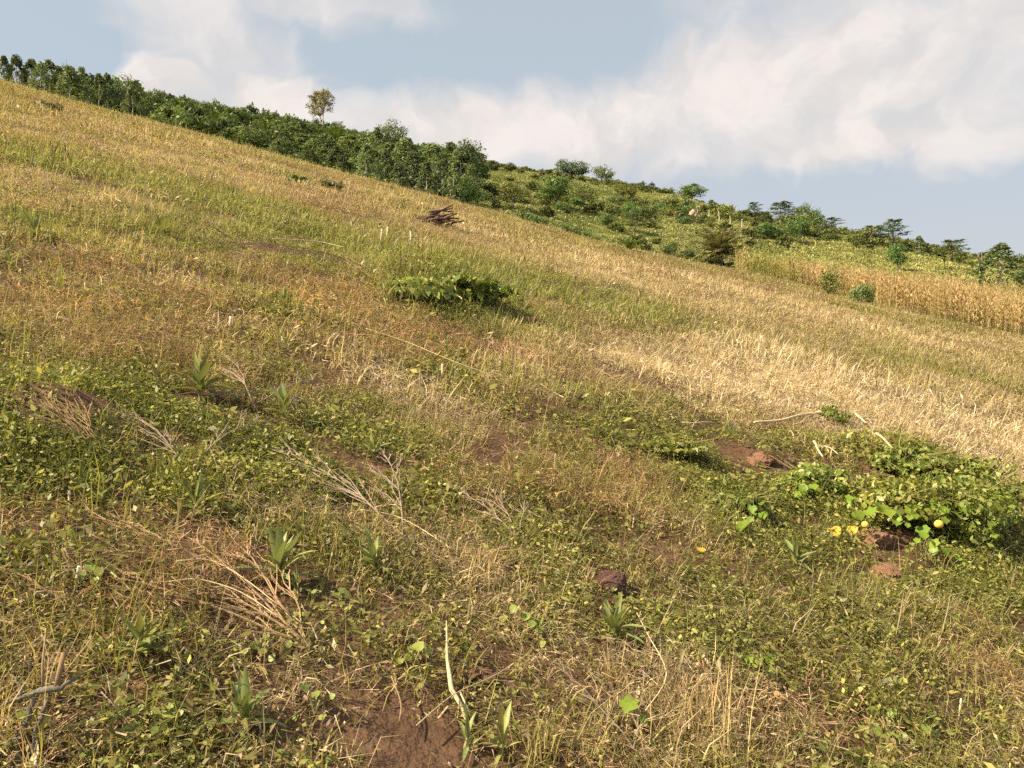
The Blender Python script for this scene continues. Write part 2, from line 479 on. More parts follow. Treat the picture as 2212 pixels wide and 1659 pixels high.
# ------------------------------------------------------------------ the ground sheet
def graded(lo, hi, s0, grow, cap):
    a, b, s = [0.0], [0.0], s0
    while a[-1] < hi:
        a.append(a[-1] + s); s = min(cap, s * grow)
    s = s0
    while b[-1] > lo:
        b.append(b[-1] - s); s = min(cap, s * grow)
    return np.array(b[:0:-1] + a)
def build_ground():
    xs = graded(-900, 900, 0.10, 1.022, 40)
    ys = graded(-60, 1400, 0.08, 1.014, 40)
    X, Y = np.meshgrid(xs, ys)
    Z = height(X, Y)
    Z = Z - 0.25 * field(BARE, X, Y) * 0.0
    nx, ny = len(xs), len(ys)
    V = np.stack([X.ravel(), Y.ravel(), Z.ravel()], 1)
    i = np.arange(ny - 1)[:, None] * nx + np.arange(nx - 1)[None, :]
    i = i.ravel()
    Fc = np.stack([i, i + 1, i + nx + 1, i + nx], 1)
    me = np_mesh("ground", V, Fc, ground_mat(), True)
    x, y = X.ravel(), Y.ravel()
    d, g, l, b, bare = masks(x, y)
    wd = sstep(0.15, 0.9, d)[:, None]; wg = sstep(0.3, 0.9, g)[:, None]
    soil = SOIL * (0.75 + 0.5 * fbm(x, y, 0.9, 2, 3))[:, None]
    mid = OLIVE * 0.62 * (1 - wd) + STRAW * 0.62 * wd
    mid = mid * (1 - wg) + OLIVE * 0.6 * wg
    far_field = sstep(9, 30, y)[:, None]
    c = soil * (1 - far_field) + mid * far_field
    wb = sstep(0.35, 0.9, bare)[:, None]
    c = c * (1 - wb) + np.array([0.34, 0.17, 0.10]) * wb
    # the far slope: short bright pasture with darker growth
    n = fbm(x, y, 14, 3, 4)[:, None]; n2 = fbm(x, y, 4, 6, 3)[:, None]
    past = np.array([0.22, 0.235, 0.07]) * (0.65 + 0.7 * n) + np.array([0.10, 0.06, 0.02]) * sstep(0.52, 0.75, n2)
    past = past * (1 - 0.45 * sstep(0.5, 0.7, 1 - n2))
    wf = sstep(72, 84, y)[:, None]
    c = c * (1 - wf) + past * wf
    at_ = me.color_attributes.new('cover', 'FLOAT_COLOR', 'POINT')
    at_.data.foreach_set('color', np.concatenate([np.clip(c, 0, 1), np.ones((len(c), 1))], 1).astype(np.float32).ravel())
    o = link("ground", me)
    tag(o, "grassy hillside ground of reddish soil rising to the left", None, None, 'structure')
build_ground()

# ------------------------------------------------------------------ scattering of uncountable growth
def scatter(name, P, rot, scl, idx, tint, meshes, label, cat=None, tint2=None):
    src = bpy.data.collections.new(name + "_kinds")
    for k, me in enumerate(meshes):
        src.objects.link(bpy.data.objects.new("%s_kind_%02d" % (name, k), me))
    n = len(P)
    me = bpy.data.meshes.new(name)
    me.vertices.add(n)
    me.vertices.foreach_set('co', np.asarray(P, np.float32).ravel())
    def attr(nm, typ, key, arr):
        a = me.attributes.new(nm, typ, 'POINT')
        a.data.foreach_set(key, np.ascontiguousarray(arr).ravel())
    attr('rot', 'FLOAT_VECTOR', 'vector', np.asarray(rot, np.float32))
    attr('scl', 'FLOAT_VECTOR', 'vector', np.asarray(scl, np.float32))
    attr('idx', 'INT', 'value', np.asarray(idx, np.int32))
    if tint.shape[1] == 3: tint = np.concatenate([np.clip(tint, 0, 1), np.zeros((n, 1))], 1)
    attr('tint', 'FLOAT_COLOR', 'color', np.asarray(tint, np.float32))
    attr('tint2', 'FLOAT_COLOR', 'color', np.asarray(tint if tint2 is None else tint2, np.float32))
    o = link(name, me)
    gn = bpy.data.node_groups.new(name + "_scatter", 'GeometryNodeTree')
    gn.interface.new_socket('Geometry', in_out='INPUT', socket_type='NodeSocketGeometry')
    gn.interface.new_socket('Geometry', in_out='OUTPUT', socket_type='NodeSocketGeometry')
    A = lambda t: gn.nodes.new(t)
    gi, go = A('NodeGroupInput'), A('NodeGroupOutput')
    ci = A('GeometryNodeCollectionInfo')
    ci.inputs['Collection'].default_value = src
    ci.inputs['Separate Children'].default_value = True
    ci.inputs['Reset Children'].default_value = True
    iop = A('GeometryNodeInstanceOnPoints')
    iop.inputs['Pick Instance'].default_value = True
    def named(nm, typ):
        q = A('GeometryNodeInputNamedAttribute'); q.data_type = typ; q.inputs['Name'].default_value = nm
        return q.outputs['Attribute']
    e2r = A('FunctionNodeEulerToRotation')
    L = gn.links.new
    L(named('rot', 'FLOAT_VECTOR'), e2r.inputs[0])
    L(gi.outputs[0], iop.inputs['Points'])
    L(ci.outputs[0], iop.inputs['Instance'])
    L(named('idx', 'INT'), iop.inputs['Instance Index'])
    L(e2r.outputs[0], iop.inputs['Rotation'])
    L(named('scl', 'FLOAT_VECTOR'), iop.inputs['Scale'])
    L(iop.outputs[0], go.inputs[0])
    md = o.modifiers.new('scatter', 'NODES')
    md.node_group = gn
    tag(o, label, cat, None, 'stuff')
    return o
def normals(x, y):
    e = 0.15
    nx = -(height(x + e, y) - height(x - e, y)) / (2 * e)
    ny = -(height(x, y + e) - height(x, y - e)) / (2 * e)
    n = np.stack([nx, ny, np.ones_like(nx)], 1)
    return n / np.linalg.norm(n, axis=1)[:, None]
def align_euler(n, spin, amount=1.0):
    """euler angles that turn local z to n and spin about it"""
    n = n * np.array([amount, amount, 1.0]); n = n / np.linalg.norm(n, axis=1)[:, None]
    c, s = np.cos(spin), np.sin(spin)
    t = np.stack([c, s, np.zeros_like(c)], 1)
    t = t - n * np.sum(t * n, 1)[:, None]; t = t / np.linalg.norm(t, axis=1)[:, None]
    b = np.cross(n, t)
    ex = np.arctan2(b[:, 2], n[:, 2]); ey = -np.arcsin(np.clip(t[:, 2], -1, 1)); ez = np.arctan2(t[:, 1], t[:, 0])
    return np.stack([ex, ey, ez], 1)
def sow(bands):
    """random ground points in the strip of field the photograph looks at, denser near the camera: (y0, y1, per m2)"""
    out = []
    for (y0, y1, dens) in bands:
        wmax = 0.80 * y1 + 1.6
        n = int(dens * (y1 - y0) * 2 * wmax)
        x = RNG.uniform(-wmax, wmax, n); y = RNG.uniform(y0, y1, n)
        k = np.abs(x) < 0.80 * y + 1.6
        out.append(np.stack([x[k], y[k]], 1))
    return np.concatenate(out)

class Patch:
    """a small plot of growth as one cheap mesh: blades (3 triangles), leaflets (2) and lying stems (2), spread over a disc"""
    def __init__(self, seed): self.r = np.random.default_rng(seed); self.V = []; self.T = []; self.n = 0
    def _add(self, v, t):
        m, k, _ = v.shape
        f = np.asarray(t)[None, :, :] + (np.arange(m) * k)[:, None, None] + self.n
        self.V.append(v.reshape(-1, 3)); self.T.append(f.reshape(-1, 3)); self.n += m * k
    def _disc(self, n, R):
        a = self.r.uniform(0, 6.283, n); q = R * np.sqrt(self.r.random(n))
        return np.stack([q * np.cos(a), q * np.sin(a), np.zeros(n)], 1)
    def blades(self, n, R, L, W, lean, curl, clump=0):
        r = self.r
        p = self._disc(n, R)
        if clump:
            c = self._disc(clump, R)
            p = c[r.integers(0, clump, n)] + r.normal(0, R * 0.13, (n, 3)) * np.array([1, 1, 0])
        p[:, 2] -= 0.01
        a = r.uniform(0, 6.283, n); th = np.abs(r.normal(0, lean, n)); cu = r.uniform(0.1, curl, n)
        l = L * r.uniform(0.35, 1.15, n); w = W * r.uniform(0.6, 1.35, n) * 0.5
        o = np.stack([np.cos(a), np.sin(a), 0 * a], 1); up = np.array([0, 0, 1.0])
        f = a + r.uniform(-1.4, 1.4, n); s = np.stack([-np.sin(f), np.cos(f), 0 * a], 1)
        d1 = o * np.sin(th)[:, None] + up * np.cos(th)[:, None]
        d2 = o * np.sin(th + cu)[:, None] + up * np.cos(th + cu)[:, None]
        m = p + d1 * (l * 0.5)[:, None]; t = m + d2 * (l * 0.5)[:, None]
        w = w[:, None]
        self._add(np.stack([p - s * w * .8, p + s * w * .8, m + s * w, m - s * w, t], 1), [(0, 1, 2), (0, 2, 3), (3, 2, 4)])
        return self
    def leaves(self, n, R, L, W, h, tilt=(0.2, 1.4), zlo=0.0):
        r = self.r
        p = self._disc(n, R); rr = np.hypot(p[:, 0], p[:, 1]) / R
        p[:, 2] = (zlo + (h - zlo) * r.random(n)) * (1 - 0.45 * rr ** 2)
        a = r.uniform(0, 6.283, n); e = r.uniform(*tilt, n) - 0.5
        o = np.stack([np.cos(a) * np.cos(e), np.sin(a) * np.cos(e), np.sin(e)], 1)
        roll = r.normal(0, 0.5, n)
        s0 = np.stack([-np.sin(a), np.cos(a), 0 * a], 1)
        nn = np.cross(o, s0)
        s = s0 * np.cos(roll)[:, None] + nn * np.sin(roll)[:, None]
        k = (r.uniform(0.45, 1.25, n) * np.where(r.random(n) < .09, 2.0, 1.0))[:, None]
        dr = np.array([0, 0, 1.0]) * (-0.12 * L) * k
        m = p + o * L * k * 0.45
        self._add(np.stack([p, m + s * W * k * .5 + dr * .3, p + o * L * k + dr, m - s * W * k * .5 + dr * .3], 1), [(0, 1, 2), (0, 2, 3)])
        return self
    def lying(self, n, R, L, W, h, slope=0.25):
        r = self.r
        p = self._disc(n, R); p[:, 2] = r.uniform(0, h, n)
        a = r.uniform(0, 6.283, n); e = r.normal(0, slope, n)
        o = np.stack([np.cos(a) * np.cos(e), np.sin(a) * np.cos(e), np.sin(e)], 1)
        s = np.cross(o, np.array([0, 0, 1.0])); s = s / np.linalg.norm(s, axis=1)[:, None]
        b = np.cross(s, o); f = r.uniform(-1, 1, n)[:, None]
        s = s * np.cos(f) + b * np.sin(f)
        l = (L * r.uniform(0.25, 1.1, n))[:, None]; w = W * r.uniform(0.6, 1.3, n)[:, None] * .5
        e1 = p - o * l * .5; e2 = p + o * l * .5
        bow = np.array([0, 0, 1.0]) * l * r.uniform(-.02, .12, n)[:, None]
        self._add(np.stack([e1 - s * w, e1 + s * w, p + bow, e2 + s * w * .6, e2 - s * w * .6], 1), [(0, 1, 2), (2, 3, 4)])
        return self
    def mesh(self, name, mat):
        return np_mesh(name, np.concatenate(self.V), np.concatenate(self.T), mat)

M_GRASS = leaf_mat("grass_blades", instanced=True, trans=0.40, spread=0.65, gloss=.018)

LODS = [(1.0, 5.5, 30.0, .20, 1.0), (5.5, 12.0, 11.0, .34, 1.7), (12.0, 26.0, 4.0, .56, 3.0), (26.0, 86.0, 2.0, .80, 5.4)]   # y0, y1, per m2, radius, width factor
def grow_field():
    pts = []
    for k, (y0, y1, dens, R, wf) in enumerate(LODS):
        q = sow([(y0, y1, dens)])
        pts.append(np.concatenate([q, np.full((len(q), 1), k)], 1))
    P = np.concatenate(pts)
    x, y, lod = P[:, 0], P[:, 1], P[:, 2].astype(int)
    d, g, l, b, bare = masks(x, y)
    n = len(x)
    R = lambda: RNG.random(n)
    # each plot takes the kind of growth that is strongest there
    sc_straw = 0.05 + d * 0.75 + 1.0 * (R() - .5)
    sc_grass = 0.42 + g * 0.8 + 0.8 * (R() - .5)
    sc_leaf = 0.22 + l * 1.1 + 0.7 * (R() - .5) - 0.25 * sstep(12, 30, y)
    sc_brown = 0.22 + b * 0.95 + 0.7 * (R() - .5) + 0.12 * sstep(12, 30, y)
    kind = np.argmax(np.stack([sc_grass, sc_straw, sc_leaf, sc_brown], 1), 1)
    alive = R() > 0.95 * sstep(.35, .95, bare)
    for (cx, cy, cr) in CLEAR:
        alive &= ~((np.hypot(x - cx, y - cy) < cr) & (R() < .8))
    x, y, lod, d, g, l, b, kind = [q[alive] for q in (x, y, lod, d, g, l, b, kind)]
    n = len(x)
    z = height(x, y); nrm = normals(x, y)
    def meshes(kindi):
        out = []
        for k, (y0, y1, dens, Rr, wf) in enumerate(LODS):
            for v in range(4):
                p = Patch(1000 * kindi + 10 * k + v)
                lw = wf; q = wf ** 0.62                 # farther plots: fewer, broader pieces
                if kindi == 0:
                    p.blades(150, Rr, .105 * q ** .8, .0044 * lw, .7, 1.8, 16); p.leaves(150, Rr, .024 * q, .0085 * q, .06 * q ** .6); p.lying(90, Rr, .13 * q ** .8, .0036 * lw, .06); p.blades(9, Rr, .24 * q ** .5, .0030 * lw, .35, .6)
                elif kindi == 1:
                    p.blades(170, Rr, .14 * q ** .5, .0038 * lw, .85, 1.6, 12); p.lying(80, Rr, .18 * q ** .7, .0034 * lw, .08); p.leaves(60, Rr, .024 * q, .008 * q, .08 * q ** .5); p.blades(9, Rr, .26 * q ** .3, .0030 * lw, .5, .8)
                elif kindi == 2:
                    p.leaves(300, Rr, .025 * q, .0115 * q, .085 * q ** .6); p.blades(60, Rr, .11 * q ** .6, .0042 * lw, .7, 1.4); p.lying(40, Rr, .12 * q ** .8, .0034 * lw, .07); p.blades(5, Rr, .22 * q ** .5, .0030 * lw, .35, .6)
                else:
                    p.lying(230, Rr, .15 * q ** .8, .0034 * lw, .08, .4); p.blades(80, Rr, .11 * q ** .6, .0038 * lw, .7, 1.5); p.leaves(70, Rr, .022 * q, .009 * q, .06); p.blades(8, Rr, .22 * q ** .5, .0030 * lw, .4, .8)
                out.append(p.mesh("plot", M_GRASS))
        return out
    names = [("field_grass", "short olive green grass mixed with dead blades covering the sloping field"),
             ("straw_grass", "pale dry straw grass standing in bands across the field"),
             ("creeping_weeds", "low leafy green weeds creeping over the field in patches"),
             ("dry_litter", "brown fallen stems and dead weeds matted between the green patches")]
    for ki in range(4):
        k = kind == ki
        m = int(k.sum())
        X, Yk, dk, gk, lk, bk = x[k], y[k], d[k], g[k], l[k], b[k]
        r1, r2 = RNG.random(m), RNG.random(m)
        far = sstep(10, 26, Yk)[:, None]
        wd = sstep(0.0, 0.9, dk)[:, None]; wg = sstep(0.1, 0.8, gk)[:, None]
        st = STRAW * (1 - sstep(0.9, 1.7, dk))[:, None] + PALE * sstep(0.9, 1.7, dk)[:, None]
        if ki == 0:
            t1 = OLIVE * (1 - wg) + (GREEN * 1.25 * (1 - far) + LIME * far) * wg
            t2 = STRAW * (1 - .5 * wg) + OLIVE * .5 * wg
            fr = 0.27 + 0.3 * wd[:, 0] - 0.17 * wg[:, 0]
        elif ki == 1:
            t1 = st; t2 = OLIVE * np.ones((m, 1)); fr = 0.36 - 0.22 * sstep(.4, 1.2, dk)
        elif ki == 2:
            t1 = LEAF * (0.85 + 0.5 * r2)[:, None]; t2 = np.array([.34, .31, .09]) * np.ones((m, 1)); fr = 0.34 - 0.1 * sstep(.6, 1.3, lk)
        else:
            t1 = BROWN * (1.0 + 0.6 * r2)[:, None] * (1 - .3 * far); t2 = OLIVE * (1 - wd) + STRAW * wd; fr = 0.4 + 0 * dk
        val = (0.8 + 0.4 * r1)[:, None]
        tint = np.concatenate([t1 * val, np.clip(fr, 0, 1)[:, None]], 1)
        tint2 = np.concatenate([t2 * val, np.ones((m, 1))], 1)
        s = 0.85 + 0.35 * RNG.random(m)
        hgt = s * (0.7 + 0.55 * RNG.random(m)) * (0.45 + 1.05 * fbm(X, Yk, 1.6, 3, 3))
        hgt = np.where(RNG.random(m) < .06, hgt * 1.5, hgt)
        if ki == 1: hgt = hgt * (0.7 + 0.4 * sstep(.3, 1.2, dk))
        rot = align_euler(nrm[k], RNG.random(m) * 6.283, 0.9)
        idx = lod[k] * 4 + RNG.integers(0, 4, m)
        scatter(names[ki][0], np.stack([X, Yk, z[k]], 1), rot, np.stack([s, s, hgt], 1), idx, tint, meshes(ki), names[ki][1], tint2=tint2)
CLEAR = []   # (x, y, r): spots kept low round single things
#==FAR==
# ------------------------------------------------------------------ trees, shrubs and crops beyond the field
M_GUM = leaf_mat("plantation_foliage", [(0.109, 0.149, 0.063), (0.161, 0.207, 0.090), (0.230, 0.270, 0.127)], trans=.35, spread=.45, tone=.75)
M_BROAD = leaf_mat("broadleaf_foliage", [(0.069, 0.109, 0.030), (0.115, 0.161, 0.046), (0.184, 0.224, 0.075)], trans=.28, spread=.45)
M_DARK = leaf_mat("dark_foliage", [(0.071, 0.131, 0.040), (0.131, 0.217, 0.060), (0.198, 0.279, 0.085)], trans=.3, spread=.45)
M_OLIVE = leaf_mat("olive_foliage", [(0.122, 0.157, 0.038), (0.182, 0.217, 0.055), (0.260, 0.270, 0.086)], trans=.28, spread=.4)
M_FLAT = leaf_mat("layered_foliage", [(0.065, 0.105, 0.040), (0.110, 0.163, 0.056), (0.175, 0.219, 0.088)], trans=.3, spread=.45)
M_SPARSE = leaf_mat("sparse_crown_foliage", [(0.177, 0.166, 0.070), (0.271, 0.236, 0.107), (0.355, 0.296, 0.142)], trans=.25, spread=.4)
M_BARK = rough_mat("grey_bark", [(.10, .075, .055), (.20, .165, .13), (.30, .26, .21)], 6, .6, stretch=(1, 1, .25))
M_PALEBARK = rough_mat("pale_bark", [(.33, .28, .22), (.48, .42, .34), (.60, .54, .46)], 5, .4, stretch=(1, 1, .25))
M_MAIZE = leaf_mat("dry_maize_leaves", [(.32, .23, .10), (.47, .35, .16), (.60, .465, .235)], trans=.3, spread=.4)
M_MAIZE_I = leaf_mat("maize_leaves_mass", instanced=True, trans=.3, spread=.5, gloss=.018)
M_PALM = leaf_mat("palm_fronds", [(.13, .13, .055), (.19, .18, .08), (.26, .23, .11)], trans=.3, spread=.45)
M_PALMG = leaf_mat("young_palm_fronds", [(.07, .11, .02), (.12, .16, .03), (.17, .2, .05)], trans=.3, spread=.4)
M_BANANA = leaf_mat("banana_leaves", [(.09, .14, .03), (.14, .20, .045), (.20, .25, .07)], trans=.4, spread=.35)
M_STUFF = leaf_mat("scrub_leaves", instanced=True, trans=.28, spread=.5, gloss=.018)
M_POST = rough_mat("weathered_post", [(.36, .30, .22), (.55, .48, .38)], 12, .4)
M_PINK = rough_mat("pinkish_earth", [(.36, .22, .16), (.52, .36, .28)], 3, .5)

def leaf_cloud(lobes, per, L, W, mat, name="crown", seed=1, hang=0.0, shell=.45, flat=0.0):
    """lobes (cx, cy, cz, rx, ry, rz) filled with small leaf faces that look outwards"""
    r = np.random.default_rng(seed)
    lob = np.repeat(np.asarray(lobes, float), per, 0)
    n = len(lob)
    d = r.normal(size=(n, 3)); d /= np.linalg.norm(d, axis=1)[:, None]
    q = shell + (1 - shell) * r.random(n) ** .6
    q = np.where(r.random(n) < .10, q * 1.18, q)
    p = lob[:, :3] + d * q[:, None] * lob[:, 3:]
    nn = d + r.normal(size=(n, 3)) * .55; nn[:, 2] += .25 + flat
    nn /= np.linalg.norm(nn, axis=1)[:, None]
    t = r.normal(size=(n, 3)); t[:, 2] -= hang * 2.2
    t = t - nn * np.sum(t * nn, 1)[:, None]; t /= np.linalg.norm(t, axis=1)[:, None]
    s = np.cross(nn, t)
    k = r.uniform(.55, 1.35, n)[:, None]
    a, b = p - t * L * k * .5, p + t * L * k * .5
    m = p - t * L * k * .08
    V = np.stack([a, m + s * W * k * .5, b, m - s * W * k * .5], 1).reshape(-1, 3)
    return np_mesh(name, V, np.arange(4 * n).reshape(-1, 4), mat)
def lobes_ball(n, R, H, z0, seed, size=.36, low=.0):
    """lobe centres spread through a rounded crown of radius R and height H above z0"""
    r = random.Random(seed); out = []
    for i in range(n):
        while True:
            x, y, z = r.uniform(-1, 1), r.uniform(-1, 1), r.uniform(-1 + low, 1)
            if .2 < x * x + y * y + z * z < .92: break
        s = size * r.uniform(.6, 1.25)
        out.append((x * R * .78, y * R * .78, z0 + (z + 1) * .5 * H * .86 + .06 * H, s * R, s * R, s * H * .42))
    return out
def limbs(H, R, r0, n, seed, z1=.45, mat=None, name="trunk", lean=0.0, fork=False):
    rr = random.Random(seed); b = MB()
    tips = []
    top = Vector((lean * H, 0, H * z1))
    pts = [Vector((0, 0, -.4)), Vector((lean * H * .2, 0, H * z1 * .4)), top]
    b.tube(pts, [r0 * 1.25, r0, r0 * .72], 7)
    for i in range(n):
        a = 6.283 * i / n + rr.uniform(-.4, .4)
        z = H * z1 * rr.uniform(.65, 1.0)
        st = Vector((lean * z, 0, z))
        e = Vector((math.cos(a) * R * rr.uniform(.45, .85) + lean * H, math.sin(a) * R * rr.uniform(.45, .85), H * rr.uniform(.62, .92)))
        mid = st.lerp(e, .5) + Vector((0, 0, -.05 * H))
        b.tube([st, mid, e], [r0 * .55, r0 * .34, r0 * .12], 5)
        for j in range(2):
            e2 = e + Vector((rr.uniform(-.25, .25) * R, rr.uniform(-.25, .25) * R, rr.uniform(.0, .12) * H))
            b.tube([mid.lerp(e, .4), e2], [r0 * .22, r0 * .06], 4)
    return b.mesh(name, mat or M_BARK, True)

# meshes are built once at a nominal height and shared by all trees of the kind
def gum_parts(v):
    r = random.Random(40 + v); H = 8.0; lob = []
    wid = [.20, .235, .185, .255, .21][v % 5]
    for i in range(70):
        t = r.uniform(.06, .99) ** .8
        R = H * wid * (1 - t ** 1.7) ** .75 * (1 if t > .18 else .55 + 2.5 * t) * r.uniform(.7, 1.0)
        a = r.uniform(0, 6.283); s = H * .052 * r.uniform(.7, 1.35) * (1.15 - .5 * t)
        lob.append((R * math.cos(a), R * math.sin(a), H * t, s, s, s * 1.5))
    cr = leaf_cloud(lob, 26, .42, .17, M_GUM, "crown", 60 + v, hang=.6, shell=.7)
    tr = MB().tube([(0, 0, -.5), (.05, 0, H * .5), (0, .04, H * .96)], [.11, .07, .015], 6)
    for i in range(9):
        a = r.uniform(0, 6.283); z = H * r.uniform(.15, .8)
        tr.tube([(0, 0, z), (math.cos(a) * .75, math.sin(a) * .75, z + .8)], [.03, .008], 4)
    return [("trunk", tr.mesh("trunk", M_PALEBARK)), ("crown", cr)]
GUM = [gum_parts(v) for v in range(5)]
def ball_parts(v, mat, H=5.0, R=2.6, z0=.9, n=44, per=42, leaf=.34, z1=.45):
    return [("trunk", limbs(H, R, .16, 6, 70 + v, z1)), ("crown", leaf_cloud(lobes_ball(n, R, H - z0, z0, 80 + v), per, leaf, leaf * .5, mat, "crown", 90 + v))]
BALL = {'broad': [ball_parts(v, M_BROAD) for v in range(2)], 'dark': [ball_parts(5 + v, M_DARK, R=2.3) for v in range(2)],
        'olive': [ball_parts(9 + v, M_OLIVE, n=36, per=34) for v in range(2)], 'tall': [ball_parts(12, M_DARK, 8.5, 2.3, 1.2, 56, 40, .36), ball_parts(13, M_GUM, 8.5, 2.5, 1.2, 56, 40, .36)]}
def shrub_parts(v, mat, R=1.5, H=2.0, n=24, per=36, leaf=.26):
    st = MB(); r = random.Random(v)
    for i in range(6):
        a = r.uniform(0, 6.283)
        st.tube([(0, 0, -.2), (math.cos(a) * R * .3, math.sin(a) * R * .3, H * .4), (math.cos(a) * R * .6, math.sin(a) * R * .6, H * .75)], [.05, .035, .012], 4)
    return [("stem", st.mesh("stem", M_BARK)), ("crown", leaf_cloud(lobes_ball(n, R, H * 1.15, -.15 * H, 120 + v, .42), per, leaf, leaf * .5, mat, "crown", 130 + v))]
SHRUB = {'broad': [shrub_parts(v, M_BROAD) for v in range(3)], 'dark': [shrub_parts(4 + v, M_DARK) for v in range(2)], 'olive': [shrub_parts(8 + v, M_OLIVE) for v in range(3)]}
def flat_parts(v):
    """layered crown: flat plates of leaves on near-level boughs"""
    r = random.Random(200 + v); H = 7.0; b = MB(); lob = []
    b.tube([(0, 0, -.5), (.1, 0, H * .45), (.05, .05, H * .93)], [.2, .14, .04], 7)
    tiers = [(.45, 2.9), (.62, 3.3), (.78, 2.7), (.93, 1.7)][v % 2:]
    for (t, R) in tiers:
        for i in range(5):
            a = 6.283 * i / 5 + r.uniform(-.5, .5) + t * 7; q = R * r.uniform(.6, 1.0)
            e = (math.cos(a) * q, math.sin(a) * q, H * t + r.uniform(-.1, .2))
            b.tube([(0, 0, H * t - .5), (e[0] * .5, e[1] * .5, H * t - .15), e], [.08, .05, .015], 4)
            for f in (.45, .8, 1.0):
                lob.append((e[0] * f, e[1] * f, H * t + .12 + r.uniform(-.08, .12), R * .30, R * .30, .22))
    return [("trunk", b.mesh("trunk", M_BARK, True)), ("crown", leaf_cloud(lob, 34, .34, .17, M_FLAT, "crown", 210 + v, shell=.2, flat=1.2))]
FLAT = [flat_parts(v) for v in range(3)]

def plant(name, parts, loc, sc, label, cat, group=None, rz=None):
    o = empty(name, loc, U(0, 6.283) if rz is None else rz, sc)
    for (pn, me) in parts: link(pn, me, o)
    return tag(o, label, cat, group)
def spot(px, py_top, py_base=None, Y=None):
    """ground point and height of a thing seen between two rows (or from a known distance up to a row)"""
    p = hit(px, py_base) if Y is None else at(px, Y)
    return p, max(.4, (CY - py_top) / F * p.y - p.z)
def tree_at(name, kind, v, px, top, base, wpx, label, cat="tree", group=None, Y=None):
    p, H = spot(px, top, base, Y)
    if kind == 'gum': parts, H0, W0 = GUM[v % 5], 8.0, 3.0
    elif kind == 'flat': parts, H0, W0 = FLAT[v % 3], 7.0, 6.6
    elif kind in SHRUB and name.endswith('shrub'): parts, H0, W0 = SHRUB[kind][v % len(SHRUB[kind])], 2.15, 3.1
    else:
        parts = BALL[kind][v % 2]; H0, W0 = (8.5, 4.2) if kind == 'tall' else (5.0, 4.3)
    w = px2m(wpx, p.y) / W0
    return plant(name, parts, p, (w, w, H / H0), label, cat, group)

